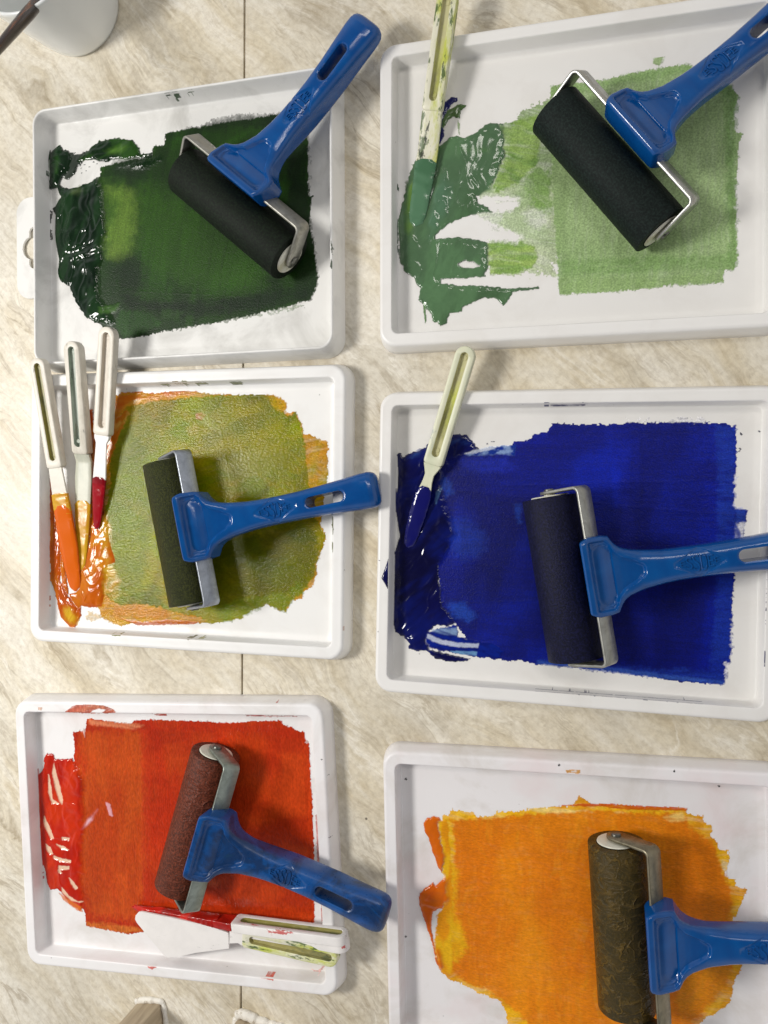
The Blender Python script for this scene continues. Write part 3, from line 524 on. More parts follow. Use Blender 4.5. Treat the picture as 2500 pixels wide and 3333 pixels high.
# --- olive ink
paint(3, 'olive_ink', 'yellow green olive ink over orange paint in the middle left tray', [
    L([(-58.9,81.5),(-45.5,83.5),(-19.8,81.9),(7,82.5),(33.2,80.1),(63.8,78.9),(72.5,75.2),(73.9,70.5),(73.1,67.1),(80.2,67.6),(85.9,57.9),(85.9,53),(90.5,52),(95.4,49.8),(103.6,47.3),(103.4,36.2),(103.8,25.5),(101.5,13.2),(100.5,0.9),(98.5,-8.4),(102.9,-15.2),(100.3,-25.3),(96.6,-33.1),(96.4,-40.9),(94,-48.7),(87,-53.9),(86.7,-58.6),(78.8,-59.8),(74.6,-67.8),(61.8,-64),(60.1,-63.3),(43.2,-71.1),(44.6,-73.5),(17.2,-78.5),(-18.5,-79.9),(-36.8,-80.1),(-51.6,-83.9),(-66.7,-77.9),(-70.6,-71.4),(-66.9,-54.6),(-69,-21.3),(-65.5,12),(-62,45.2),(-60.3,68.3)], (212,160,16), 1, .10, .4, .6, .6, (10,.15), .35, m=[((150,150,34),.8,.08,30),((206,130,30),.6,.06,70)], dry=1.4, drya=10),
    L([(-49.1,72.7),(-30.7,76.3),(-9,77.9),(8.8,79.1),(33.2,79.6),(53.7,79.4),(65.5,77.7),(67.2,70.7),(74.3,64.3),(80.5,67.3),(85.6,54.9),(87,44),(89.1,28.6),(90.9,13.1),(94.3,-2.3),(102.6,-16),(98.7,-25.4),(96.3,-33.1),(95.1,-42.4),(86.7,-54.5),(78.8,-59.8),(73.9,-67.4),(60.1,-63.3),(43.5,-71.1),(43.6,-73.4),(20.7,-78.3),(10.1,-74.3),(-0.5,-73.2),(-18.6,-69.1),(-33.2,-67.3),(-51.7,-68.9),(-64,-62.8),(-61.3,-46.1),(-64.3,-21.2),(-65.4,-1.3),(-59.9,18.7),(-61.9,31.9),(-58.3,51.8)], (118,134,2), .96, .12, .7, .8, .5, (15,.12), .45, m=[((150,158,4),.8,.045,15),((84,90,4),.8,.05,60),((158,140,14),.6,.08,-30)], dry=1.5, drya=20),
    L([(-56.5,61.6),(-30.6,64.5),(-15.9,51.3),(-12.1,28.6),(-30,-4.1),(-29.8,-36.8),(-36.9,-60.1),(-55.5,-59.2),(-59.6,-21.1),(-59.8,12),(-56.3,38.5)], (122,140,14), .6, .03, 5, 2.5, .3, (30,.2), .45, m=[((110,124,46),.7,.08,10)]),
    L([(15.9,73.3),(63.8,75.4),(74,56.6),(84.1,37.8),(76,25.4),(33.7,22.2),(12.7,38.2),(9,57.4)], (150,144,12), .7, .03, 5, 2.5, .3, (30,.25), .55, m=[((112,116,20),.7,.10,20)]),
    L([(13.2,-19.5),(51.2,-15.5),(91.2,-11.6),(97.8,-23.8),(91.5,-45.7),(75.1,-55.6),(51.6,-59.7),(24.1,-67.2),(10,-51.8)], (78,86,6), .7, .03, 4, 2.5, .3, (-15,.2), .5),
    L([(24.1,-67.2),(43.1,-60.1),(75.1,-54),(85,-45.9),(86.7,-54.5),(78.8,-59.8),(73.9,-67.4),(60.1,-63.3),(43.6,-71.9),(27.7,-77.3)], (112,138,28), .6, .03, 2, 1.5, .4, (-20,.5), .4),
    L([(35.3,41.2),(64.1,44.2),(74.2,37.9),(71,25.4),(44,23.8),(33.6,31.7)], (150,150,50), .5, .15, 3, 1.5, .4, (80,.6), .85),
    L([(6.4,66.8),(10.7,67.7),(13.8,66),(11.1,62.9),(7.2,63.6)], (180,104,30), .8, .1, .8, .5, .5, w=.7),
    L([(-1.6,57.6),(7.2,59.1),(9,53.4),(2,51.1)], (170,150,40), .6, .1, 1.8, .8, .5, w=.6),
    L([(8.9,71.9),(21.2,60.5),(26.5,54),(16,57.3),(8.9,65.5)], (164,168,70), .6, .1, 1.5, .8, .5, (50,.5), w=.7),
    L([(60.4,78.6),(67.1,77.8),(73.9,72.9),(72.9,67.1),(67.2,67.6),(62.2,72.3)], (196,158,34), .7, .06, 1.2, 1, .5, (80,.4)),
    L([(-57.3,-70),(-36.9,-67.5),(-14.9,-70.6),(-11.3,-76.1),(-36.8,-78.2),(-55.4,-75.7)], (206,128,30), .7, .15, 2.0, 1.5, .4, (0,.4), .6),
    L([(-51.7,-78.1),(-33.1,-80),(-14.9,-77.1),(10.2,-77.5),(6.6,-79),(-36.8,-82.1)], (196,92,20), .8, .3, .5, .8, .5, w=.8),
    # orange heap, left and between the knives
    L([(-59.1,66.6),(-58.8,78.2),(-52.9,83.3),(-38.1,83.9),(-28.9,82.1),(-19.8,82.5),(-9,83.2),(7,82.2),(12.3,80.1),(-12.6,78.4),(-30.7,75.9),(-45.4,71.3),(-56.5,61.6)], (208,112,22), 1, .5, .5, .8, .5, (12,.0), .9, m=[((222,170,60),.9,.12,12),((196,70,12),.6,.2,12)]),
    L([(-19.8,82.8),(-1.9,83.2),(7,82.2),(7,80.2),(-16.2,79.2),(-21.6,80.6)], (196,68,14), 1, .6, .5, .6, .5, w=.9),
    L([(-86.7,45.4),(-84.5,58.7),(-84.6,67.1),(-79.6,73.3),(-75.4,71.9),(-73.8,61.9),(-75.7,51.9),(-79,42),(-84.7,37)], (192,80,16), 1, 1.4, .4, .8, .5, (70,.0), 1.0, m=[((220,140,50),.8,.2,60)]),
    L([(-87.6,28.6),(-84.8,45.3),(-75.3,58.6),(-62.1,58.4),(-56.5,66.6),(-52.7,58.3),(-58.2,41.8),(-62.8,25.3),(-65.4,2),(-74.9,-4.8),(-77.9,11.9),(-82.7,18.6)], (204,100,18), .95, .6, .6, 1.2, .5, (70,.35), .95, m=[((228,170,60),.8,.25,70),((190,70,10),.5,.2,70)]),
    L([(-64.8,38.6),(-62,51.8),(-60.2,61.7),(-52.8,66.5),(-48.2,71.4),(-45.3,68),(-52.7,55),(-58.2,41.8),(-61.9,31.9)], (198,110,24), .95, .4, .8, 1, .5, (60,.2), .9, m=[((226,190,90),.6,.3,60)]),
    L([(-109.9,25.9),(-109.5,23.5),(-106.9,11.7),(-104.6,-5.2),(-101.4,-22),(-98.6,-32.1),(-105.6,-35.7),(-103.5,-49.2),(-99.5,-64.3),(-87.8,-73.9),(-83.6,-70.3),(-76.3,-71.4),(-66.8,-69.9),(-64.6,-61.2),(-66.9,-54.6),(-67,-41.3),(-55.7,-37.6),(-61.5,-21.2),(-65.4,-1.3),(-67.4,18.6),(-73,6.9),(-74.8,-13.1),(-78.5,-28.2),(-82.3,-41.7),(-84.1,-51.9),(-87.9,-60.4),(-95.6,-62.4),(-99.6,-55.8),(-101.2,-42.3),(-101,-25.4),(-102.9,-5.2),(-104.9,5),(-93.7,-64),(-83,-77),(-89.4,-86.4),(-93.4,-85.9),(-101,-79.6),(-105.4,-62.8),(-109.4,-52.7),(-109.7,-32.2),(-109.5,-5.2),(-109.7,11.6)], (202,92,10), 1, 1.5, .45, .6, .5, (80,.0), 1.0, m=[((226,150,30),.6,.08,80),((190,76,10),.6,.1,60)]),
    L([(-109.4,21.8),(-104.3,1.6),(-101.4,-22),(-99.3,-35.5),(-101.2,-52.5),(-93.7,-64),(-84,-70.3),(-83.5,-77.1),(-88.5,-86.3),(-93.3,-86.2),(-101,-78.7),(-105.8,-62),(-109.4,-52.6),(-109.6,-30.5),(-109.6,-5.2)], (196,86,10), 1, 1.7, .4, .5, .5, (82,.0), 1.0, m=[((180,70,8),.6,.08,82)]),
    L([(-86.1,-43.5),(-74.7,-34.8),(-67.1,-31.3),(-61.3,-44.4),(-64.6,-61.2),(-64.9,-69.8),(-76.3,-71.4),(-83.6,-68.7),(-86.8,-57)], (202,94,12), 1, 2.0, .4, .6, .5, (40,.0), 1.0, m=[((226,140,30),.5,.1,60)]),
    L([(-76.9,11.9),(-69.3,18.6),(-61.6,-4.6),(-59.5,-27.8),(-61.3,-44.4),(-74.6,-44.8),(-78.5,-28.2),(-76.4,-4.8)], (212,110,18), 1, 1.2, .5, .8, .5, (10,.0), 1.0, m=[((230,160,40),.6,.3,20)]),
    L([(-70.1,-5.5),(-63.5,-1.3),(-57.8,-14.5),(-59.5,-31.1),(-55.7,-40.9),(-50,-52.3),(-51.8,-64),(-61.1,-66),(-66.9,-57.9),(-65.1,-41.2),(-69,-24.7)], (214,164,34), .85, .5, 1.0, 1.2, .5, (20,.5), .95, m=[((226,190,70),.8,.4,20),((190,140,30),.6,.2,20)]),
    L([(-99.9,-69.3),(-91.7,-70.7),(-84.9,-77.1),(-86.8,-84.8),(-92.6,-85.6),(-99.4,-79.1)], (228,190,50), .85, .5, 1.2, .8, .5, (60,.3), .9),
    L([(-78.2,-73.4),(-68.6,-75.5),(-51.7,-78.9),(-44.2,-78.9),(-51.6,-83.5),(-66.7,-78.8),(-74.3,-81),(-80.1,-80.2)], (214,170,50), .55, .2, 1.5, 1.5, .5, (0,.5), .7),
    L([(-109.4,-60.2),(-109.3,-62),(-109.3,-72.4),(-109.5,-71.2)], (186,88,30), .9, .3, .3, .4, .8, w=.9),
    L([(-109.8,25.9),(-109.6,21.7),(-109.5,4.9),(-109.7,11.6)], (176,60,14), 1, .5, .3, .4, .8, w=.9),
    L([(-67.7,3.7),(-63.2,3.7),(-62.4,-1.3),(-66.5,-8.8),(-68.7,-12.2),(-71,-11.4)], (96,12,22), 1, .9, .35, .5, .8, w=.95),
] + [L(q, c, .95, .12, .3, .5, .9, w=.4) for q, c in (
    ([(-15,87.6),(-7.9,87.5),(-12.9,86.7),(-17.3,87)], (110,116,30)), ([(-5.2,88.1),(0.8,87.6),(-2.3,86.9),(-5.6,87)], (120,96,30)), ([(2,88.2),(6.5,87.7),(0.2,86.5),(0.1,87.1)], (110,110,30)),
    ([(10.4,87.5),(20,87.7),(17.5,86.9),(8.8,86.7)], (118,120,30)), ([(36.2,87.5),(44.7,87.5),(41.9,86.7),(36.7,86.3),(34.5,86.8)], (100,108,28)),
    ([(106.5,-2.1),(111.1,-2.6),(111.5,-10.9),(110.6,-16.9),(106.3,-9.8)], (90,96,30)), ([(106.5,-19),(111.3,-19.1),(111,-26.2),(106.6,-25.1)], (96,104,30)),
    ([(-52.9,-87.3),(-44.1,-87.2),(-44,-88.2),(-49.9,-88.3)], (120,120,24)), ([(5.8,-87.4),(8.7,-86.4),(10.4,-86.7),(9.4,-87.8)], (110,100,30)), ([(13.4,-87.4),(15.7,-86.6),(18.1,-87.3),(16.4,-87.8)], (176,172,110)),
    ([(118,-73.4),(118.6,-73.4),(118.5,-75.8),(118.2,-77.3)], (186,110,60)))], MP3, laps=(8, 20, .14), tone=.84)

# --- blue ink
paint(4, 'blue_ink', 'deep ultramarine ink rolled out beside thick navy paint', [
    L([(-40.1,59.1),(-32.8,66.3),(-26.9,65.9),(-21.1,70.3),(-13.8,71.8),(-10.7,77),(9.1,75.9),(23.2,76.1),(44,76.6),(64.3,77.1),(77.6,76.3),(88.1,76.2),(94.6,74.5),(94.6,65),(95.3,55.2),(94.6,41.1),(94.5,26.4),(101.7,25.6),(100.9,17.4),(99.5,9),(94.9,6),(95.7,-15.1),(94.7,-29.2),(94.5,-43.3),(94.6,-63.8),(91.6,-65),(91.4,-77.7),(81.1,-78.2),(67.8,-78.1),(54.2,-76.7),(40.4,-75.8),(26.5,-74.4),(12.3,-74.1),(-2,-73.5),(-16.6,-73.5),(-25.5,-72.1),(-38.2,-72.6),(-54.1,-71.1),(-66.7,-52.7),(-77.9,-39.5),(-81.6,-7.2),(-87.9,-7.4),(-88.5,23.5),(-87.4,45.1),(-75.1,56),(-56.7,59.1)], (2,18,128), 1, .12, .45, .6, .6, (0,.0), .12, m=[((2,28,150),.7,.05,0),((2,10,96),.7,.05,80)], dry=1.6, drya=0),
    L([(34.4,75.2),(75,76.1),(78.3,46.6),(79.4,-1.6),(77.8,-51.4),(40.2,-65.4),(23.2,-54.8),(33.3,-3.2),(37.9,40.5)], (2,10,92), .6, .03, 7, 3, .3, (90,.2)),
    L([(82.9,74.9),(94.7,74.1),(94.8,41.1),(95.4,-15.1),(94.6,-63.8),(91.4,-77.4),(40.4,-75.5),(-16.6,-73),(-16.7,-70),(40.3,-71.2),(83.5,-69.5),(86.3,-15.5),(85,41)], (24,56,160), .6, .03, 1.5, 1.2, .4, (5,.6)),
    L([(-16.6,-72.9),(12.3,-73.5),(54.2,-76.3),(91.4,-77.4),(91.3,-75.7),(54.1,-73.8),(12.3,-71.4),(-16.7,-71.1)], (60,100,190), .55, .03, 1.0, .8, .5, (-5,.8)),
    L([(95,27.1),(101.7,25.6),(100.2,14.6),(99,8.7),(95.1,8)], (40,76,176), .5, .03, 1, .8, .5, (90,.8)),
    L([(96,17.3),(100.6,18.1),(99.5,8.7),(94.6,8.3)], None, .75, e=1, r=1, f=.8, st=(90,.9)),
    L([(-72.7,14.6),(-60.4,14.9),(-51.1,6),(-52.4,-4.7),(-63,-9.6),(-72.4,-3.8)], (18,52,164), .8, .03, 5, 2, .3),
    L([(-73.2,-37.7),(-62.4,-37.1),(-56.2,-44.5),(-59.1,-49.2),(-69.9,-46.8)], (24,70,180), .8, .03, 2.5, 1.5, .4),
    L([(-79.6,45.2),(-73.2,39.1),(-71.5,33),(-76.1,29.9),(-79.4,36)], (30,72,180), .7, .03, 2, 1.5, .4, (80,.4)),
    L([(-67.3,54.5),(-40,54.6),(-31,48.6),(-48.9,45.5),(-65.7,47.6)], (16,34,150), .7, .03, 3, 1.5, .4),
    L([(-33.5,26.1),(-28.7,26.2),(-27.9,14.2),(-30.3,14.1)], (28,70,180), .6, .03, 1.5, 1.5, .4, (0,.6)),
    # thick
    L([(-108.5,57.1),(-107.3,58.1),(-106,57.8),(-104.7,55.6),(-103.1,56.5),(-100.3,57.8),(-94,59.3),(-87.7,63.7),(-80,66),(-72.3,69.5),(-65.3,69.8),(-62.7,68.5),(-58.3,63.7),(-55.2,60.6),(-56.7,57.9),(-64.3,55.7),(-71.9,51.4),(-76.4,45.2),(-77.8,36),(-74.5,26.8),(-72,17.7),(-69.3,11.6),(-66.7,5.3),(-71.6,-0.7),(-73.8,-6.9),(-78.4,-14.8),(-79.7,-24.1),(-76.5,-30.1),(-77.9,-36.4),(-71.6,-42.2),(-65.3,-48.8),(-72.9,-52.3),(-80,-52.7),(-85.4,-56.6),(-87.1,-63.2),(-84.8,-68),(-75.7,-69.5),(-61.7,-71.6),(-57.9,-72.4),(-62.4,-74.7),(-70.9,-75.3),(-80.3,-74.4),(-86.7,-69.1),(-93,-69.8),(-98.6,-68.9),(-97.9,-65.5),(-101.1,-61.8),(-107.6,-58.6),(-108.6,-53.4),(-108.6,-39.3),(-108.6,-23.7),(-108.6,-8.1),(-109,-11),(-109.2,-14),(-109.8,-30.5),(-113,-25.2),(-114.7,-22.7),(-112,-15.2),(-109.6,-7.6),(-108.3,-5),(-105.9,4.4),(-108.6,20),(-109.1,30.8),(-109.4,40.8),(-108.9,38.6),(-108,32.5),(-107.7,45)], (10,12,72), 1, 1.8, .35, .6, .5, (60,.0), 1.0, m=[((8,8,48),.8,.07,60),((12,26,112),.6,.10,40)]),
    L([(-97.1,59),(-87.7,62.9),(-75.3,67.5),(-64.5,67.9),(-58.3,63.7),(-64.4,62.1),(-75.2,62.1),(-86,57.5),(-98.6,52.8),(-101.8,54.3)], (16,42,128), .75, 1.6, 1.0, .8, .5, (20,.5), 1.0, m=[((60,100,180),.6,.5,20)]),
    L([(-106.4,45),(-98.4,45.1),(-88.8,35.9),(-86.9,23.5),(-92.9,7.9),(-102.5,10.8),(-106.1,29.4)], (12,20,90), .6, 1.5, 1.5, 1, .5, (85,.5), 1.0),
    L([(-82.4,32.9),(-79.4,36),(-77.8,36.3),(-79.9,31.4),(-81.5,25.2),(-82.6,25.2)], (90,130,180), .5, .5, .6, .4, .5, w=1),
    # streaks where the knife has dragged
    L([(-64.3,56.3),(-58.3,59.1),(-49.2,61.8),(-40.2,62.7),(-32.4,62.7),(-33.2,56.7),(-40.1,57.3),(-52.1,56.7)], (20,50,140), 1, .1, .8, .6, .5, (8,.0), .6, m=[((150,176,214),.7,.6,8)]),
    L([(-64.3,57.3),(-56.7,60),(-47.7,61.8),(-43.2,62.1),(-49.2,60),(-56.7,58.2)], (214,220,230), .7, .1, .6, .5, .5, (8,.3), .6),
    L([(-86.9,-57.3),(-77.6,-54.1),(-66.8,-51.2),(-66.3,-58.8),(-53.5,-61.4),(-43.6,-62),(-37.5,-66.2),(-40.5,-70.9),(-54.1,-71.1),(-72.6,-69.2),(-83.3,-67.6),(-86.8,-63.5)], (10,36,140), 1, .3, .6, .6, .5, (-12,.0), .8, m=[((10,24,110),.8,.5,-12)]),
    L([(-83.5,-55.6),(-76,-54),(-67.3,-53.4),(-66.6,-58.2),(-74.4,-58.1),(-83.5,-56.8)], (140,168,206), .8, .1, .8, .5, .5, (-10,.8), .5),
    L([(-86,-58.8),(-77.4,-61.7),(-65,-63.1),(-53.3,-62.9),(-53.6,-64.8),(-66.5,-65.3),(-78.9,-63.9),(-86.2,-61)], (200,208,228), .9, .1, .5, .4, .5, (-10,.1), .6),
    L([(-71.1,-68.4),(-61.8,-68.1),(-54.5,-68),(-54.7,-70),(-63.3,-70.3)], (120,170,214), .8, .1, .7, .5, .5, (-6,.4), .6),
    # marks on the rim
    L([(-15.4,87.7),(-10.8,87.3),(-5.2,87),(1.8,87.2),(8.8,87.4),(10.8,86.9),(6,86.4),(-5.3,86.4),(-15.1,86.5)], (10,20,84), .96, .1, .35, .5, .8, (0,.4)),
    L([(-17.7,-86.8),(-7.3,-86.8),(6.9,-86.8),(26.5,-86.8),(40.2,-86.8),(60.4,-86.8),(78.5,-86.7),(78.1,-87.1),(60.1,-87.2),(40,-87.2),(20.9,-87.1),(-1.5,-87.1),(-17.2,-87.1)], (16,26,84), .85, .1, .3, .5, .9, (0,.5)),
    L([(109.3,53.2),(109.5,52.8),(109.6,35.6),(109.6,16.5),(109.4,16.5),(109.3,38.4)], (14,24,90), .9, .1, .3, .5, .9, (90,.4)),
    L([(109.6,-8.1),(109.8,-8.2),(110,-24.3),(110,-41.3),(109.6,-41.5),(109.6,-21.7)], (14,24,90), .95, .1, .3, .5, .9, (90,.4)),
    L([(110,-54),(110.3,-54.2),(110.3,-63),(109.7,-62.5)], (14,24,90), .95, .1, .3, .5, .9, (90,.3)),
] + [L([(cx-.6, cy), (cx, cy-.5), (cx+.7, cy-.1), (cx+.2, cy+.4)], (16,22,60), .9, .1, .2, .2, 1) for cx, cy in [(-50.4,63.6),(-47.8,64.9),(-46.3,65.2),(97.1,69.2),(96.7,69.9),(96.3,59.4),(96.6,60.8),(106.6,70.8),(-116,-11.5),(-109,0.2)]], MP4, laps=(12, 0, .20), tone=.85)

# --- red ink
paint(5, 'red_ink', 'orange red ink rolled out in the bottom left tray', [
    L([(-79.2,70.8),(-70.7,71.3),(-69,66.8),(-67,80.5),(-64.2,80.8),(-43,78.4),(-31.4,77.2),(-27.3,80),(-10,80.6),(10.7,80.5),(29.1,79.8),(47.3,79.4),(65.2,80.7),(84.6,81.8),(84.9,79.6),(91.6,76.8),(96.3,74.3),(100.8,74.4),(101,66.7),(103.4,66.4),(103.6,44.1),(103.8,24.8),(103.4,0.6),(102.9,-23.6),(102,-39.7),(100.8,-54.6),(78.6,-56.9),(35.8,-59.8),(10.2,-58.2),(-0.9,-55.6),(-10.9,-66.6),(-30.3,-71.6),(-40.1,-73.8),(-51.8,-73),(-76.5,-70.5),(-76.5,-61.4),(-80.5,-53),(-85.5,-35.8),(-81.4,-0.5),(-77.1,38.3),(-79.3,52.2),(-78.2,61)], (192,50,16), 1, .14, .4, .5, .6, (0,.0), .38, m=[((194,70,22),.7,.05,88),((160,34,12),.6,.05,0)], dry=1.0, drya=90),
    L([(-73.2,69.9),(-51.2,72),(-20.1,72.6),(-21.2,19.6),(-26.1,-31.9),(-31.8,-63.2),(-71,-62.8),(-79.4,-35.4),(-74.3,17.4)], (192,74,20), .65, .05, 4, 2.5, .3, (88,.25), .42, m=[((212,96,30),.7,.07,88)]),
    L([(-27.4,79.3),(10.6,79.9),(47.2,78.4),(82.8,80.6),(92.9,75.4),(99.5,69.8),(96,68.2),(71.8,72.6),(17.7,73.2),(-27.9,70.7)], (176,42,16), .7, .12, 1.5, 1.2, .5, (0,.5), .45),
    L([(-64.7,79.6),(-43,78),(-27.5,77.2),(-19.9,76),(-27.7,73.3),(-49.1,74.7),(-64.5,76.1)], (226,140,96), .8, .05, 1.2, .8, .5, (-4,.5), .3),
    L([(99.9,71.5),(103.6,65.9),(103,8.7),(100.8,-54),(96.9,-54.3),(98.7,8.4),(98.7,48.8)], (190,56,16), .6, .05, 1.2, .8, .5, (90,.5)),
    L([(-23.9,72.5),(-15.3,72.7),(-17.4,19.8),(-22.2,-31.7),(-20,-58.8),(-27.7,-59.4),(-27.4,-14.9),(-24.1,36.6)], (186,50,22), .6, .2, 1.5, 1.2, .5, (90,.5), .6),
    L([(-75.3,-67.5),(-51.5,-67.3),(-28.2,-68.9),(-28.4,-71.4),(-51.8,-73.4),(-75.5,-71)], (214,130,50), .55, .05, 1.2, 1, .5, (0,.5)),
    L([(-7,-30.7),(12,-26.1),(31.9,-31.5),(29.9,-35),(11.6,-32.8)], (214,110,70), .4, .05, 2, 1, .5, (0,.5)),
    # thick
    L([(-109.5,47.9),(-109.3,48),(-108.8,39),(-104.3,44.5),(-104.1,51.6),(-101,54.5),(-96.1,54.3),(-93.9,50.1),(-88.1,51.1),(-80.4,51.1),(-78.9,48.7),(-74.7,45.3),(-71.1,38.5),(-71.1,17.5),(-71.3,0),(-75.3,-15.9),(-74.1,-29.8),(-70.9,-33.1),(-76.4,-35.2),(-76,-45.7),(-76.2,-56.2),(-79.9,-59.9),(-88.7,-55.3),(-94,-48.7),(-98.3,-45.4),(-104.1,-46.2),(-106.8,-42.5),(-107.9,-33.7),(-109.5,-27.5),(-109.8,-15.8),(-109.7,-0.1),(-109.8,14.2),(-109.5,23.9),(-109.5,38.2)], (188,36,14), 1, 1.8, .35, .6, .5, (80,.0), 1.0, m=[((206,58,18),.7,.1,80),((160,24,14),.5,.12,60)]),
    L([(-88.4,46.7),(-80.5,49.6),(-76.9,41.8),(-74.3,17.4),(-76,-10.7),(-86.3,-14.8),(-90.8,6.1),(-90.5,23.7)], (200,50,16), .8, 2.0, 1.2, .8, .4, (85,.0), .95),
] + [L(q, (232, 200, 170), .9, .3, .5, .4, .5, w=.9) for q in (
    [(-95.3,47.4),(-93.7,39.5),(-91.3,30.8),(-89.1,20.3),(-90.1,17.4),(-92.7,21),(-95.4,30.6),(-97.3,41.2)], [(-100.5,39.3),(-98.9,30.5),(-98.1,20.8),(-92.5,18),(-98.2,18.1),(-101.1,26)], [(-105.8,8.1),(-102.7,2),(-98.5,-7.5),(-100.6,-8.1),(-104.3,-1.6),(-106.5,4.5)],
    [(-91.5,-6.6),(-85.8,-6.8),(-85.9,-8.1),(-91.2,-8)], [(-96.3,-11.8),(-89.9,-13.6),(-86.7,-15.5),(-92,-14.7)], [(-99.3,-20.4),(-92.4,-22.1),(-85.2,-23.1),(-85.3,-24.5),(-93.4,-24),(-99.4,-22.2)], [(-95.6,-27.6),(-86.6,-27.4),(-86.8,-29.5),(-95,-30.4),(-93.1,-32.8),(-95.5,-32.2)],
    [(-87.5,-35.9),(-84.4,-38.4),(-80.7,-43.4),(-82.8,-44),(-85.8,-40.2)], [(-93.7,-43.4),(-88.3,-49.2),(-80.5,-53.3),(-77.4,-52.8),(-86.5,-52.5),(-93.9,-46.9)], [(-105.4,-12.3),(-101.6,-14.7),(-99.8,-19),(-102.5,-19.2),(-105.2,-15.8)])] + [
    L([(-76.2,-0.2),(-70.5,7.9),(-61.6,15.8),(-60.1,14.8),(-66,5.9),(-73.4,-0.4)], (232,196,214), .8, .6, .5, .4, .5, w=1),  # glint on the wet red ink, painted in as a pale colour patch
    L([(-54.2,19.9),(-50.8,18.4),(-49.3,10.6),(-51.8,11.4)], (230,190,205), .6, .3, .5, .4, .5, w=1),  # smaller painted glint, also pale colour laid over the red
    L([(-109.6,31.3),(-109.5,17),(-109.6,-4),(-109.4,-11.8),(-109.7,-7.3),(-109.9,10.8)], (214,150,40), .7, .5, .5, .5, .5, w=.9),
    L([(-98.4,-47.2),(-92.7,-53.9),(-82.9,-59.5),(-77.9,-60.7),(-78.6,-56.3),(-88.5,-51.8)], (216,110,30), .8, .4, .8, .6, .5, w=.8),
    L([(-109.6,-32.6),(-109.4,-33.2),(-109.3,-37.9),(-109.6,-37.4)], (190,40,24), .8, .3, .3, .3, .8, w=.8),
    # rim smears
    L([(-81.7,84.5),(-69.5,92.1),(-65.8,93.3),(-53.7,93.6),(-44.1,93),(-36.5,90.7),(-34,88.1),(-50.5,83.8),(-66.4,84.1)], (192,76,34), .92, .12, .4, .6, .6, (20,.45), m=[((214,130,90),.6,.2,20)]),
    L([(-53,89.2),(-48.1,90.6),(-42.3,89.8),(-52.5,84.1),(-59.4,84)], None, .9, e=.5, r=.4, f=.6),
    L([(-6.1,87.9),(-2.2,84.4),(-1.6,83.2),(-11.8,83.4)], (180,60,36), .9, .1, .3, .4, .9, (0,.4)),
    L([(63.8,87.8),(72.5,84.4),(96,84.3),(96,83.7),(72.5,83.5),(58.7,83.9)], (170,60,50), .8, .1, .25, .4, .9, (0,.5)),
    L([(105.5,18.4),(110.7,20),(105.8,-13.7),(105.9,-23.4),(104.9,-23.4),(104.8,-7.3)], (196,70,50), .7, .1, .3, .5, .9, (90,.6)),
    L([(105.6,-41.1),(110.9,-36.5),(110.9,-47.8),(105.6,-53.9)], (190,50,40), .8, .1, .3, .4, .9, (90,.3)),
    L([(63.9,-87.5),(67.7,-87.3),(72.9,-87.1),(73.9,-88.4),(69.5,-88.2)], (196,70,40), .95, .12, .3, .5, .9, w=.3),
    L([(-20,-88.2),(-16.2,-87.6),(-12.9,-87.7),(-16.3,-89.9)], (200,90,80), .9, .12, .3, .4, .9, w=.3),
    L([(96.9,-85.6),(101.2,-86.1),(110.6,-77.9),(103.2,-86.5),(97.9,-86.5)], (214,150,140), .7, .06, .5, .5, .9),
    L([(-97.9,91.1),(-94.3,90.8),(-95.2,89.1),(-97.6,89.4)], (220,176,150), .8, .06, .3, .4, .9),
] + [L([(cx-.7, cy), (cx, cy-.6), (cx+.7, cy-.1), (cx+.1, cy+.6)], c_, .9, .1, .2, .2, 1) for (cx, cy), c_ in zip([(85.9,95.9),(104.2,97),(116,59.3),(119.1,48.3),(119.9,47.1),(118.3,8.3),(-97.3,-89.2)], ((176,70,60),(40,30,30),(30,24,24),(40,30,30),(190,60,50),(20,20,20),(180,176,176)))], MP5, laps=(10, 88, .13))

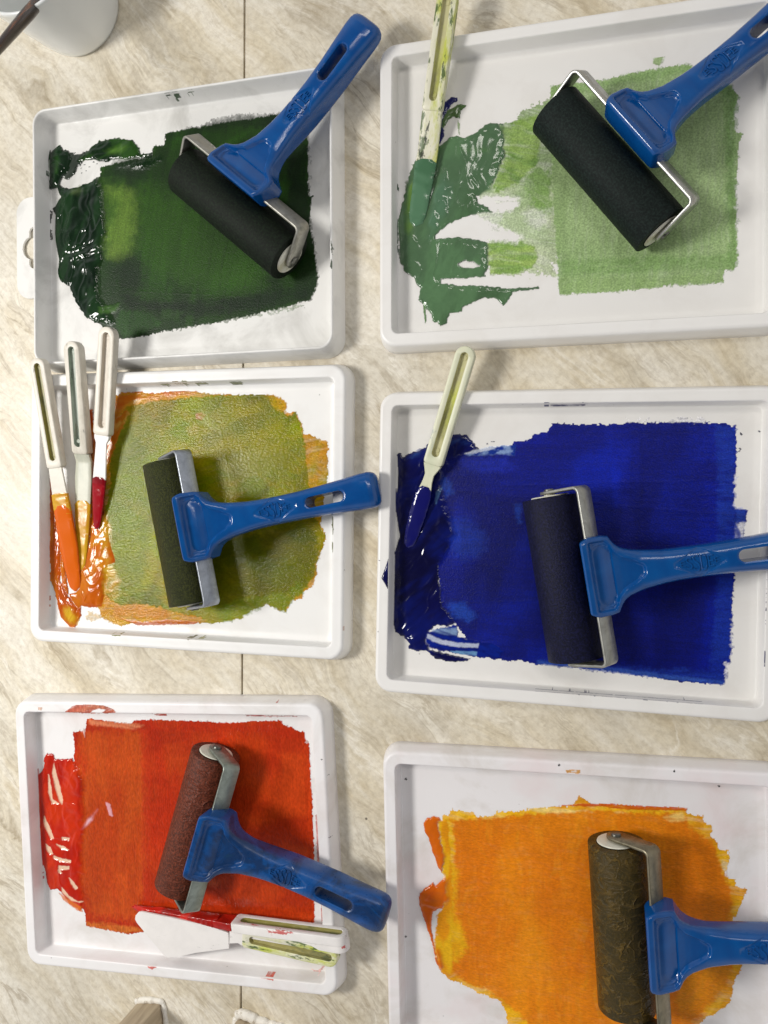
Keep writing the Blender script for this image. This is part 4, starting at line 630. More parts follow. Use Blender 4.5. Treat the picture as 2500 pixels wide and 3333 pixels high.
# --- orange ink
paint(6, 'orange_ink', 'orange ink with yellow borders in the bottom right tray', [
    L([(-81.9,52.9),(-78.1,54.1),(-75,56.7),(-67.2,56.5),(-60.8,56),(-60.3,53.2),(-52,54.6),(-45.1,58.1),(-36.9,58.5),(-27.9,60.3),(-13.2,63.2),(-0.1,65.2),(1.7,68.3),(3.2,71.6),(7.2,69.5),(10.2,66.1),(22.7,67.1),(38,67),(65.9,67.7),(65.4,65),(75.2,64.1),(75.8,60.1),(79.2,59),(79.3,51.9),(82.4,49),(83.4,45.1),(88.6,45.3),(88.8,38.5),(86,31.2),(86,29.1),(91.5,28.6),(92.2,24.7),(98.1,22.8),(95.9,16.7),(92.5,7.8),(90.5,4.8),(93.8,-11.8),(94.7,-20.1),(93.1,-27.4),(89.7,-34.9),(87.6,-45.1),(81.6,-51.6),(73.5,-57),(70.1,-61.8),(68.9,-86),(-43.3,-104.1),(-43.8,-86.5),(-44.4,-70.9),(-46.1,-65),(-51.5,-62),(-60.6,-60.1),(-69.7,-56),(-80.5,-53.5),(-85.1,-49.5),(-86.6,-44.2),(-84.4,-17.6),(-80.6,13.7),(-83.2,35.1)], (230,172,24), 1, .10, .45, .7, .6, (0,.15), .15, m=[((206,128,22),.7,.08,10),((230,190,60),.5,.15,60)], dry=1.8, drya=90),
    L([(-76.7,49),(-61.2,51.4),(-49,53),(-22.1,57.5),(1.3,60.7),(15.6,63),(35.1,62.7),(55.7,64.3),(65.1,62.2),(69,53.9),(78.2,49),(82.3,40.8),(84.4,31.1),(88.2,24.3),(89.4,16),(87.8,1.7),(89.5,-12.3),(88.6,-26.6),(84.5,-35.6),(79.1,-42),(73.6,-51.3),(66.8,-59.4),(65.5,-86.1),(-16,-91.6),(-22.1,-82.7),(-36.6,-68.2),(-48.4,-60.8),(-58.9,-56.1),(-69.6,-52.9),(-78,-47.8),(-78.5,-32.4),(-70.6,-25.3),(-78.1,-13.8),(-75.9,14.2),(-73.9,36)], (216,120,12), .95, .10, 1.5, 1.2, .4, (90,.12), .2, m=[((226,138,20),.7,.045,90),((206,104,10),.6,.05,80)]),
    L([(55.4,47),(78.1,46.1),(85.7,26.9),(87.9,4.5),(74.6,0.2),(56.1,12.5)], (206,108,10), .6, .05, 5, 2, .3),
    L([(60.7,-27.2),(74.2,-22.7),(90,-23.6),(83.1,-38.6),(71,-51.7),(62.8,-58.6),(56.3,-45.1)], (212,140,20), .6, .05, 4, 2, .3, (60,.4)),
    L([(-83.6,47.5),(-76.7,48.4),(-75.4,35.8),(-76.5,23.4),(-72.8,14.5),(-76.4,-10.6),(-68.9,-22),(-67.6,-31.1),(-74,-41.1),(-80.3,-45),(-83.2,-33),(-81.5,-14.2),(-81.9,22.9)], (224,174,20), .75, .05, 3, 1.5, .3, (88,.2), .25),
    L([(-27.9,60.3),(-19,61.6),(-0.2,61.5),(1.3,60.5),(-13.2,59.4),(-22,59)], (236,214,140), .6, .05, 1.2, .7, .5, (2,.4)),
    L([(-8.8,63.9),(9.9,66.1),(22.7,67.1),(39.4,67.1),(66,67.8),(65.2,66.5),(49,65.5),(29.6,64.7),(15.6,65.4)], (200,80,14), .9, .3, .4, .4, .5, (0,.3), .7),
    L([(52.3,61.2),(62.5,65.5),(65.1,60.7),(57,58.6)], (234,206,120), .7, .05, 1.2, .8, .5, (20,.6)),
    L([(84.6,38.2),(88.2,37.1),(86,32.3),(84.7,33.2)], (226,200,150), .8, .05, .6, .5, .5, (20,.6)),
    L([(-85.1,48.9),(-78.2,49.5),(-77.2,26.4),(-76.1,4.9),(-77.7,-32.3),(-77.3,-49.3),(-85.1,-48.7),(-89.1,-33.7),(-86.6,-11.7),(-84.2,-8.3),(-79.4,-3.1),(-80.3,13.8),(-83.7,15),(-80.7,23),(-83.2,35.1)], (216,140,16), 1, .2, .8, .8, .5, (85,.0), .4, m=[((222,176,26),.8,.15,85)]),
    # thick beads of paint on the left
    L([(-94.3,45.9),(-92.3,49.6),(-88.8,51.1),(-84.1,51.3),(-82.5,49.1),(-84.6,45.9),(-83.1,41.4),(-82.5,33.7),(-78.7,26.3),(-80.8,19.1),(-83.4,14.7),(-85.9,19.4),(-89.3,30),(-91.1,36.8),(-93.5,40.5)], (206,98,12), 1, 1.8, .35, .4, .4, (85,.0), 1.0),
    L([(-98.9,-2.1),(-97.5,1.2),(-94.6,4.3),(-90.5,6.9),(-88.8,9.2),(-87.3,6.6),(-83.8,10.3),(-80.6,13.7),(-76.7,14.1),(-77.7,4.8),(-77.1,-3.2),(-78.2,-6.1),(-84.2,-8),(-88.6,-10.3),(-90.3,-15.2),(-90.2,-22.9),(-89.1,-31.3),(-84.7,-33.2),(-82,-39),(-81.6,-45.9),(-84.8,-49),(-88.4,-42.9),(-89.8,-33.8),(-93,-23.2),(-96,-14.2),(-98.1,-8.2)], (206,98,12), 1, 1.9, .35, .4, .4, (60,.0), 1.0, m=[((200,80,10),.6,.1,60)]),
    L([(-3.7,89.8),(0.5,90.3),(4.7,90.3),(4.1,88.4),(-0.9,88.2),(-3.4,88.3)], (200,140,50), .9, .1, .35, .4, .9, (0,.4)),
    L([(-0.9,89.7),(2.8,89.9),(2.2,89),(-0.6,89)], None, .8, e=.4, r=.3, f=.8),
] + [L([(cx-.8, cy), (cx, cy-.8), (cx+.8, cy), (cx, cy+.8)], (16,14,14), .95, .1, .2, .15, 1) for cx, cy in [(-105.3,73.8),(-107.6,-28.8),(57.7,92.9),(83.4,82),(-7.9,92.6)]], MP6, laps=(7, 88, .05))


# ------------------------------------------------------------------ ink rollers
# local frame of a roller: X along the roller, Y away from it towards the handle, Z up; origin on the axle; nominal pitch 37 degrees
AX = 18.7
def interp(tab, s, i): return float(np.interp(s, [t[0] for t in tab], [t[i] for t in tab]))
HT = [(13, 19.8, 30.0, 14), (13.4, 20.3, 31.0, 12.5), (14.2, 20.8, 31.5, 11), (16.5, 21.9, 30.8, 9), (18.5, 22.5, 29.7, 7.5), (25, 22.2, 26.6, 6), (28.6, 21.4, 25.0, 6), (29.6, 19.6, 24.6, 6), (31, 17.2, 24.1, 6.2), (33, 15.0, 23.4, 6.6),
      (36, 13.2, 22.6, 7), (40, 12.0, 21.8, 7), (46, 10.8, 20.8, 5.5), (56, 9.5, 19.4, 1.5), (63, 9.1, 18.6, -1), (75, 8.9, 17.4, -3.5), (90, 9.1, 16.4, -4.6), (105, 9.8, 16.0, -4.2), (120, 10.7, 16.2, -2.4), (131, 11.5, 16.0, -1.2), (136, 11.6, 15.5, -.6),
      (138.6, 11.2, 14.6, .4), (140.4, 10.2, 13.2, 2), (141.5, 8.6, 11.4, 4), (142, 6, 9.6, 5.6)]
def make_handle_mesh():
    st = np.unique(np.concatenate([np.arange(13, 142, .6), [13.2, 13.6, 138.9, 139.5, 140, 140.4, 140.8, 141.2, 141.5, 141.8, 142]]))
    NP = 150; th = np.linspace(0, 2*math.pi, NP, endpoint=False)
    xs = np.zeros((len(st), NP)); zsn = np.zeros((len(st), NP))
    for i, s in enumerate(st):
        hw, zt, zb = (interp(HT, s, j) for j in (1, 2, 3)); mid = (zt+zb)/2; hh = (zt-zb)/2
        k = float(np.interp(s, [13, 28, 44, 100, 142], [9, 8, 3.6, 3.0, 2.6]))
        kt = float(np.interp(s, [13, 28, 44, 100, 142], [14, 10, 3.6, 3.2, 2.6]))
        c, sn = np.cos(th), np.sin(th)
        e = np.where(sn > 0, 2/kt, 2/k)
        xs[i] = hw*np.sign(c)*np.abs(c)**e; zsn[i] = mid+hh*np.sign(sn)*np.abs(sn)**e
    Sg = np.repeat(st[:, None], NP, 1); top = sstep(-.2, .35, np.sin(th))[None, :]*np.ones_like(Sg)
    def pocket(poly, depth, edge):
        P = np.array(poly); d = polysd(P[:, 0], P[:, 1], Sg, xs); return depth*sstep(-edge*.2, edge, d)
    D = pocket([(17.2, -18.8), (17.2, 18.8), (18.6, 19.8), (26.5, 19.8), (28.6, 17.5), (30.5, 13), (34, 9.4), (40, 6.6), (45.5, 3.4), (47, 0), (45.5, -3.4), (40, -6.6), (34, -9.4), (30.5, -13), (28.6, -17.5), (26.5, -19.8), (18.6, -19.8)], 2.3, 1.5)
    for sx in (-10.6, 10.6):
        r = np.hypot((Sg-23.2)*1.12, xs-sx); D = D+1.1*sstep(6.9, 6.3, r)-.8*sstep(5.9, 1, r)
    D = D+pocket([(59, 0), (74.8, -8.3), (90.6, 0), (74.8, 8.3)], .55, .30)
    ds = np.clip(np.abs(Sg-107.6)-9.3, 0, None); r = np.hypot(ds, xs); D = D+.55*sstep(4.6, 3.4, r)
    zsn = zsn-D*top
    v = [(xs[i, j], st[i], zsn[i, j]) for i in range(len(st)) for j in range(NP)]
    f = []
    for i in range(len(st)-1):
        for j in range(NP):
            a = i*NP+j; b = i*NP+(j+1) % NP; f.append((a, a+NP, b+NP, b))
    f.append(tuple(range(NP))); f.append(tuple(reversed(range((len(st)-1)*NP, len(st)*NP))))
    me = mesh_from('handle', v, f, True)
    cap = []
    for z in (-20, 40):
        ring = []
        for i in range(13): a = math.pi*i/12; ring.append((3.5*math.cos(a), 107.6+9.3+3.5*math.sin(a), z))
        for i in range(13): a = math.pi+math.pi*i/12; ring.append((3.5*math.cos(a), 107.6-9.3+3.5*math.sin(a), z))
        cap.append(ring)
    cm = loft('cut', cap); o = obj('handle_tmp', me); c = obj('cut_tmp', cm)
    md = o.modifiers.new('b', 'BOOLEAN'); md.object = c; md.operation = 'DIFFERENCE'; md.solver = 'EXACT'
    dg = bpy.context.evaluated_depsgraph_get(); out = bpy.data.meshes.new_from_object(o.evaluated_get(dg))
    bpy.data.objects.remove(o); bpy.data.objects.remove(c); out.name = 'handle'
    out.polygons.foreach_set('use_smooth', [True]*len(out.polygons)); out.set_sharp_from_angle(angle=math.radians(42)); return out
def make_lettering():
    """raised letters that fill a diamond: E S S D E E"""
    parts = []; cx = 64.2
    for ch, wd, ht in (('E', 2.6, 3.2), ('S', 3.2, 6.6), ('S', 3.5, 10.0), ('D', 3.4, 10.0), ('E', 3.0, 6.6), ('E', 2.6, 3.2)):
        cu = bpy.data.curves.new('t', 'FONT'); cu.body = ch; cu.size = .01; cu.extrude = .00030; cu.bevel_depth = .00008; cu.offset = -.00012; cu.resolution_u = 4
        o = bpy.data.objects.new('t', cu); C.objects.link(o); dg = bpy.context.evaluated_depsgraph_get()
        me = bpy.data.meshes.new_from_object(o.evaluated_get(dg)); bpy.data.objects.remove(o)
        n = len(me.vertices); co = np.zeros(n*3); me.vertices.foreach_get('co', co); co = co.reshape(-1, 3)
        mn, mx = co.min(0), co.max(0)
        tx = (co[:, 0]-mn[0])/(mx[0]-mn[0])*wd+cx; ty = ((co[:, 1]-mn[1])/(mx[1]-mn[1])-.5)*ht; tz = co[:, 2]/S
        cx += wd+.45
        hx = -ty; hy = tx
        zt = np.interp(hy, [t[0] for t in HT], [t[2] for t in HT]); zb = np.interp(hy, [t[0] for t in HT], [t[3] for t in HT]); hw = np.interp(hy, [t[0] for t in HT], [t[1] for t in HT])
        kt = np.interp(hy, [13, 28, 44, 100, 142], [14, 10, 3.6, 3.2, 2.6])
        zz = (zt+zb)/2+(zt-zb)/2*(1-np.clip(np.abs(hx)/hw, 0, .97)**kt)**(1/kt)-.55+.30
        parts.append((np.stack([hx, hy, zz+tz], 1), [tuple(p.vertices) for p in me.polygons])); bpy.data.meshes.remove(me)
    v = []; f = []
    for co, fs in parts:
        o0 = len(v); v += [tuple(c) for c in co]; f += [tuple(i+o0 for i in t) for t in fs]
    return mesh_from('lettering', v, f, True, 30)
def rot37(a, b):     # (arm direction a, across b) -> (Y, Z)
    c, s = math.cos(math.radians(37)), math.sin(math.radians(37)); return a*c-b*s, a*s+b*c
def make_bracket():
    path = []   # (x, a, nx, na) centre line with outward normal, thickness 2
    A = 25.6; B = 52.2; T = 1.9; R = 4.2
    for a in (-5.5, -5.3, -4.7, -3.5, -1.5, 1, 5, 10, 15, A-R): path.append((-B, a, -1, 0))
    for i in range(1, 8): t = math.pi/2*i/8; path.append((-B+R-R*math.cos(t), A-R+R*math.sin(t), -math.cos(t), math.sin(t)))
    for x in np.linspace(-B+R, B-R, 12): path.append((x, A, 0, 1))
    for i in range(1, 8): t = math.pi/2*i/8; path.append((B-R+R*math.sin(t), A-R+R*math.cos(t), math.sin(t), math.cos(t)))
    for a in (A-R, 15, 10, 5, 1, -1.5, -3.5, -4.7, -5.3, -5.5): path.append((B, a, 1, 0))
    rings = []
    for x, a, nx, na in path:
        hw = 5.85
        if a < 1 and abs(x) > 50: hw = 5.85*math.sqrt(max(.02, 1-((1-a)/6.55)**2))
        r = []
        for o, b in ((0, hw-.45), (.25, hw-.1), (.6, hw), (T-.6, hw), (T-.25, hw-.1), (T, hw-.45), (T, -hw+.45), (T-.25, -hw+.1), (T-.6, -hw), (.6, -hw), (.25, -hw+.1), (0, -hw+.45)):
            y, z = rot37(a-na*o, b); r.append((x-nx*o, y, z))
        rings.append(r)
    return loft('bracket', rings, True, True, 40)
def cyl(name, prof, seg=72, flip=False):     # lathe about X: (x, r)
    return loft(name, [[(x, r*math.cos(2*math.pi*i/seg), r*math.sin(2*math.pi*i/seg)) for i in range(seg)] for x, r in prof], True, True, 40)
M_blue = mat_blue(); M_blue5 = mat_blue('stained_blue_plastic', .75)
M_disc = mat_knife('stained_nylon', (214, 212, 196), [((150, 140, 70), 80, .5, .7), ((90, 100, 70), 150, .58, .7)], .6)
M_rivet = mat_metal('rivet_steel', (120, 120, 114), .3, .35)
me_handle = make_handle_mesh(); me_letters = make_lettering(); me_bracket = make_bracket()
me_core = cyl('core', [(-48.6, 11.2), (-49.2, 10.9), (-49.4, 10), (-49.4, 3.4), (-50.3, 3.2), (-50.4, 2), (50.4, 2), (50.3, 3.2), (49.4, 3.4), (49.4, 10), (49.2, 10.9), (48.6, 11.2)])
me_rivet = cyl('rivet', [(-1.1, 2.2), (-.9, 2.8), (-.1, 3.0), (.5, 3.0)], 24)
def roller_mesh():
    R = 16.4; p = [(-47.5, 11.3), (-48.2, 11.6), (-48.25, 12), (-48.25, 15.9), (-48.1, 16.25), (-47.8, 16.4), (47.8, 16.4), (48.1, 16.25), (48.25, 15.9), (48.25, 12), (48.2, 11.6), (47.5, 11.3)]
    return cyl('rubber_roller', p, 96)
ROL = {1: dict(p=(-219.5, 192.0, -40.8, 36.4), m=mat_rubber('green_black_rubber', (10, 16, 9), (24, 36, 22), scale=800, bump=.35, rough=.62), t=mat_metal('worn_zinc', (172, 170, 160), .35), l='ink roller with a blackened green drum lying in the dark green ink'),
       2: dict(p=(14.4, 195.9, -52.0, 35.4), m=mat_rubber('black_rubber', (12, 20, 18), (27, 39, 35), scale=800, bump=.35, rough=.62), t=mat_metal('clean_zinc', (190, 190, 184), .0, .3), l='ink roller with a clean charcoal drum lying on the sage green ink'),
       3: dict(p=(-261.4, -18.4, -78.2, 34.6), m=mat_rubber('olive_inked_rubber', (36, 40, 16), (66, 70, 26), scale=900, bump=1.2, rough=.40), t=mat_metal('bright_zinc', (176, 182, 190), .1), l='ink roller with an olive coated drum lying in the yellow green ink'),
       4: dict(p=(-9.8, -43.1, -80.8, 37.7), m=mat_rubber('navy_inked_rubber', (8, 10, 32), (22, 24, 60), scale=800, bump=.6, rough=.5), t=mat_metal('grey_zinc', (176, 176, 168), .1), l='ink roller with a navy coated drum lying in the dark blue ink'),
       5: dict(p=(-249.5, -212.0, -106.7, 39.0), m=mat_rubber('red_inked_rubber', (70, 34, 22), (122, 60, 40), scale=900, bump=.9, rough=.42, veins=.5), t=mat_metal('dull_zinc', (160, 168, 158), .3), l='ink roller with a brownish red drum and a grubby handle in the red ink'),
       6: dict(p=(24.1, -245.6, -86.3, 38.7), m=mat_rubber('brown_inked_rubber', (54, 46, 22), (112, 88, 36), (72, 58, 26), scale=900, bump=1.0, rough=.32, veins=.45, big=.9, mixpos=(.52, .85)), t=mat_metal('aged_zinc', (150, 142, 120), .35), l='ink roller with a wrinkled brown drum lying in the orange ink')}
proto = None
for k, r in ROL.items():
    x, y, ps, pt = r['p']
    if proto is None:
        root = empty('ink_roller'); proto = root
        h = obj('handle', me_handle, M_blue, root); obj('lettering', me_letters, M_blue, h)
        obj('bracket', me_bracket, r['t'], root)
        obj('core', me_core, M_disc, root)
        for sx in (-1, 1):
            rv = obj('rivet', me_rivet, M_rivet, root); rv.location = (sx*52.3*S, 0, 0); rv.rotation_euler = (0, 0, 0 if sx < 0 else math.pi)
        obj('rubber_roller', roller_mesh(), r['m'], root)
    else:
        root = proto.copy(); C.objects.link(root)
        for ch in list(proto.children):
            c = ch.copy(); C.objects.link(c); c.parent = root
            for g in ch.children: d = g.copy(); C.objects.link(d); d.parent = c
    for ch in root.children:
        nm = ch.name.split('.')[0]
        if nm == 'rubber_roller': ch.material_slots[0].link = 'OBJECT'; ch.material_slots[0].material = r['m']
        if nm == 'bracket': ch.material_slots[0].link = 'OBJECT'; ch.material_slots[0].material = r['t']
        if nm == 'handle' and k == 5:
            for q in (ch, *ch.children): q.material_slots[0].link = 'OBJECT'; q.material_slots[0].material = M_blue5
            ch['label'] = 'blue handle smeared with dark ink'
    root.location = (x*S, y*S, AX*S)
    root.rotation_euler = Matrix.Rotation(math.radians(ps), 3, 'Z').to_euler()
    root.rotation_euler = (Matrix.Rotation(math.radians(ps), 3, 'Z') @ Matrix.Rotation(math.radians(pt-37), 3, 'X')).to_euler()
    tag(root, r['l'], 'ink roller', 'ink rollers left in the trays')

# ------------------------------------------------------------------ palette knives
def stadium(x0, x1, hw, z, seg=10, r0=None):
    """handle outline, nearly square at the blade end (x0) and round at the other"""
    r0 = hw*.35 if r0 is None else r0; out = []
    for i in range(seg+1):
        a = math.radians(-90+180*i/seg); out.append((x1-hw+hw*math.cos(a), hw*math.sin(a), z))
    for i in range(5):
        a = math.radians(90+90*i/4); out.append((x0+r0+r0*math.cos(a), hw-r0+r0*math.sin(a), z))
    for i in range(5):
        a = math.radians(180+90*i/4); out.append((x0+r0+r0*math.cos(a), -hw+r0+r0*math.sin(a), z))
    return out
def chord(rings, st):   # bend flat rings onto the side profile st: [(x, dz)]
    xs = [a for a, b in st]; zs_ = [b for a, b in st]
    return [[(x, y, z+float(np.interp(x, xs, zs_))) for x, y, z in r] for r in rings]
def knife(label, tip, end, xh, blade, m_h, m_b, m_ch=None, hw=6.0, th=6.0, side=None, up=(0, 0, 1), coats=(), slot_end=7.0, group='plastic palette knives', poly=None):
    P0 = Vector(tip); P1 = Vector(end); X = (P1-P0).normalized(); Ln = (P1-P0).length
    Zv = Vector(up); Zv = (Zv-X*Zv.dot(X)).normalized(); Y = Zv.cross(X)
    root = empty('palette_knife'); tag(root, label, 'palette knife', group)
    root.matrix_world = Matrix(((X.x, Y.x, Zv.x, P0.x*S), (X.y, Y.y, Zv.y, P0.y*S), (X.z, Y.z, Zv.z, P0.z*S), (0, 0, 0, 1)))
    side = side or [(0, 0), (Ln, 0)]; x0 = xh*Ln
    sw = hw*.40; b = .7
    rings = [stadium(x0+.6, Ln-.6, hw-.6, -th), stadium(x0, Ln, hw, -th+b), stadium(x0, Ln, hw, -b), stadium(x0+.3, Ln-.3, hw-.25, -.2), stadium(x0+b, Ln-b, hw-b, 0),
             stadium(x0+5.0, Ln-(hw-sw)+.3, sw+.3, 0, r0=sw), stadium(x0+5.3, Ln-(hw-sw), sw, -.25, r0=sw), stadium(x0+5.6, Ln-(hw-sw)-.4, sw-.3, -2.8, r0=sw-.3)]
    me = loft('handle', chord(rings, side), True, True, 40)
    h = obj('handle', me, [m_h, m_ch or m_h], root)
    n = len(rings[0]); nf = len(me.polygons)
    for p in me.polygons:
        if (6*n <= p.index < 7*n) or p.index == nf-1: p.material_index = 1
    # small moulding rings in the channel
    for px in (x0+9.5, Ln-hw-1.0):
        dz = float(np.interp(px, [a for a, b_ in side], [b_ for a, b_ in side]))
        rr = [[(px+r_*math.cos(2*math.pi*i/20), r_*math.sin(2*math.pi*i/20), z_+dz) for i in range(20)] for r_, z_ in ((1.5, -2.85), (1.5, -2.5), (1.25, -2.45), (1.15, -2.7))]
        obj('moulding_ring', loft('moulding_ring', rr, False, True, 40), m_ch or m_h, root)
    # blade: stations (fraction of xh, half width, thickness)
    def strip(name, stns, zo, mat, grow=0.0, bump=0.0):
        rings = []
        fine = np.linspace(stns[0][0], stns[-1][0], 60)
        for j, fx in enumerate(fine):
            hwid = float(np.interp(fx, [s_[0] for s_ in stns], [s_[1] for s_ in stns]))+grow; t_ = float(np.interp(fx, [s_[0] for s_ in stns], [s_[2] for s_ in stns]))+grow
            if bump: hwid += bump*(random.random()-.5)*.6
            x = fx*x0; z1 = zo+grow*.9; r = []
            for y_, z_ in ((-hwid, -t_+.2), (-hwid, z1-.35), (-hwid+.35, z1), (-hwid*.5, z1+bump*(.5+.5*math.sin(j*.35))), (0, z1+bump*(.6+.4*math.sin(j*.23+1))), (hwid*.5, z1+bump*(.5+.5*math.sin(j*.31+2))), (hwid-.35, z1), (hwid, z1-.35), (hwid, -t_+.2), (hwid-.4, -t_), (-hwid+.4, -t_)):
                r.append((x, y_, z_))
            rings.append(r)
        return obj(name, loft(name, chord(rings, side), True, True, 45), mat, root)
    if poly:
        b_ = obj('blade', poly_solid('blade', [poly], 1.3, -2.6), m_b, root)
    strip('blade' if not poly else 'blade_neck', blade, -.9, m_b)
    for f0, f1, mat, bp in coats:
        st = [(f0, 0.4, 1.5)]+[(f0+(f1-f0)*q, None, None) for q in (.05, .15, .3, .5, .7, .85, .95)]+[(f1, 0.4, 1.5)]
        full = []
        for i, (fx, a_, b_) in enumerate(st):
            hh = float(np.interp(fx, [s_[0] for s_ in blade], [s_[1] for s_ in blade])); tt = float(np.interp(fx, [s_[0] for s_ in blade], [s_[2] for s_ in blade]))
            q = 1.0
            if i in (0, len(st)-1): q = .5
            full.append((fx, hh*q, tt))
        strip('paint_coat', full, -.9, mat, .35, bp)
    return root
GY = ((176, 186, 60), 70, .50, .68); GD = ((96, 108, 30), 90, .54, .68); DK = ((40, 44, 34), 140, .62, .68)
M_k_white = mat_knife('grubby_white_plastic', (222, 216, 202), [((170, 160, 140), 60, .52, .7), DK], .55, 1)
M_k_chan = mat_knife('green_stained_channel', (168, 160, 104), [((132, 124, 44), 60, .42, .6), ((92, 100, 70), 90, .5, .65), DK], .9, 2)
M_k_chan2 = mat_knife('grey_stained_channel', (178, 186, 172), [((120, 136, 116), 60, .42, .62), ((120, 104, 60), 90, .55, .68), DK], .9, 3)
M_k_pale = mat_knife('pale_channel', (206, 196, 180), [((170, 160, 140), 60, .45, .65), ((200, 160, 90), 120, .60, .7)], .8, 4)
M_k_cream = mat_knife('yellow_stained_plastic', (222, 219, 196), [((182, 190, 50), 45, .48, .60), ((62, 88, 34), 100, .55, .60), ((30, 40, 26), 160, .60, .64)], .9, 5)
M_k_cream2 = mat_knife('cream_plastic', (214, 214, 186), [((190, 200, 170), 60, .5, .7), ((90, 120, 150), 90, .62, .72)], .6, 6)
M_k_chan3 = mat_knife('yellowed_channel', (196, 192, 146), [((188, 196, 60), 50, .52, .66), ((130, 124, 90), 90, .5, .7)], .8, 7)
M_k_clean = mat_knife('white_plastic_knife', (232, 228, 224), [((200, 190, 180), 70, .6, .75), DK], .4, 8)
M_k_smear = mat_knife('smeared_white_plastic', (232, 228, 224), [((150, 140, 70), 60, .58, .63), ((190, 40, 30), 110, .63, .65), DK], .85, 11)
M_c_orange = mat_coat('orange_paint_coat', (212, 96, 10), (232, 176, 30), 26, (.5, 1, 1), .14, .52, .62)
M_c_yellow = mat_coat('ochre_paint_coat', (206, 158, 26), (196, 138, 24), 40, rough=.22)
M_c_red = mat_coat('crimson_paint_coat', (150, 6, 22), (120, 2, 16), 40, rough=.12)
M_c_red2 = mat_coat('scarlet_paint_coat', (196, 34, 18), (150, 22, 14), 50, rough=.14)
M_c_sage = mat_coat('sage_paint_coat', (84, 122, 92), (70, 108, 78), 40, rough=.16)
M_c_blue = mat_coat('blue_paint_coat', (14, 16, 92), (18, 54, 150), 24, rough=.12, lo=.5, hi=.66)
GN = 'palette knives standing in the olive tray'
knife('leftmost knife in the olive tray, its long blade caked in orange paint', (-354.3,-62.5,4.0), (-371.0,103.3,24.0), .535, [(0, 1.6, 1.2), (.012, 3.4, 1.4), (.05, 4.6, 1.6), (.35, 6.9, 2.0), (.75, 6.4, 2.2), (1.0, 5.4, 2.4)], M_k_white, M_k_white, M_k_chan, 6.1, 7.0, coats=((0.0, .70, M_c_orange, .5), (.62, .80, M_c_yellow, .2)), group=GN)
knife('cranked middle knife in the olive tray with an ochre coated blade tip', (-349.7,-47.0,4.0), (-339.9,112.9,27.0), .515, [(0, 1.2, 1.2), (.015, 2.2, 1.4), (.06, 3.2, 1.6), (.40, 5.6, 1.8), (.80, 6.8, 2.0), (.81, 6.6, 2.4), (1.0, 6.0, 3.5)], M_k_white, mat_knife('grey_cream_blade', (204, 204, 186), [((160, 166, 150), 60, .5, .7)], .5, 9), M_k_chan2, 6.2, 7.5, side=[(0, 0), (78, -7.2), (98, 1.2), (200, 0)], coats=((0.0, .60, M_c_yellow, .25),), group=GN)
knife('rightmost knife in the olive tray, its pointed blade dipped in crimson paint', (-336.4,-17.2,5.0), (-312.9,121.5,26.0), .475, [(0, 1.6, 1.2), (.04, 2.4, 1.5), (.25, 4.0, 1.7), (.55, 5.3, 1.8), (.80, 4.6, 1.8), (.92, 4.4, 2.0), (.96, 5.8, 3.0), (1.0, 6.1, 4.0)], M_k_white, M_k_clean, M_k_pale, 6.4, 6.5, coats=((0.0, .56, M_c_red, .5),), group=GN)
knife('yellow stained cranked knife at the top of the picture with sage paint on its blade', (-102.7,178.8,4.0), (-77.5,311.3,27.0), .50, [(0, 1.6, 1.2), (.02, 4.0, 1.4), (.10, 5.2, 1.6), (.40, 6.2, 1.8), (.62, 6.8, 2.0), (.63, 6.6, 2.4), (1.0, 6.3, 4.0)], M_k_cream, M_k_cream, M_k_chan3, 6.4, 6.5, side=[(0, 0), (46, -3.6), (74, 1.0), (200, 0)], coats=((0.0, .60, M_c_sage, .6),), group='palette knives')
knife('cream knife lying across the rim of the blue tray, its blade covered in blue paint', (-107.9,-27.3,4.0), (-66.5,96.2,23.0), .425, [(0, 1.5, 1.2), (.03, 3.0, 1.4), (.15, 4.2, 1.5), (.45, 5.2, 1.6), (.62, 5.0, 1.6), (.80, 3.2, 1.8), (.88, 3.0, 2.2), (.95, 4.6, 3.0), (1.0, 5.8, 4.0)], M_k_cream2, M_k_cream2, M_k_chan3, 6.2, 6.0, coats=((0.0, .74, M_c_blue, .5),), group='palette knives')
GR = 'palette knives resting in the red tray'
knife('white knife turned on its edge nearest the red roller, its slotted handle showing', (-307.8,-284.1,5.0), (-143.3,-273.0,20.5), .50, [(0, .8, 1.5), (.1, 1.6, 3.6), (.5, 2.8, 5.5), (.8, 4, 6), (1.0, 5.4, 6)], M_k_smear, M_c_red2, M_k_chan, 6.0, 6.6, up=(.05, 1, .12), coats=((.02, .86, M_c_red2, .9),), group=GR)
knife('plain sided white knife on its edge between the two slotted handles in the red tray', (-244.7,-283.9,7.0), (-142.8,-278.2,19.5), .20, [(0, .8, 2), (.1, 2.4, 3), (.5, 4.2, 4), (1.0, 5.4, 5)], M_k_smear, M_c_red2, M_k_smear, 6.0, 6.4, up=(.05, 1, .12), coats=((.02, .5, M_c_red2, .4),), group=GR)
knife('white knife with a broad kite shaped blade lying in the red tray', (-298.8,-286.3,12.0), (-149.3,-289.4,23.5), .545, [(.88, 6.2, 1.4), (.93, 5.2, 1.8), (.96, 4.6, 2.4), (1.0, 5.9, 3.5)], M_k_cream, M_k_clean, M_k_chan, 6.1, 6.5, group=GR,
      poly=[(1.9, 2.0), (-0.4, 1.3), (-2.9, -1.7), (-3.3, -4.4), (-1.7, -6.7), (21.3, -25.4), (23.0, -26.1), (25.2, -25.4), (34.5, -22.6), (46.6, -17.7), (70.4, -10.0), (71.3, -9.8), (70.9, 0.5), (69.5, 1.0), (60.5, 1.9), (46.2, 2.5), (26.7, 2.5)])

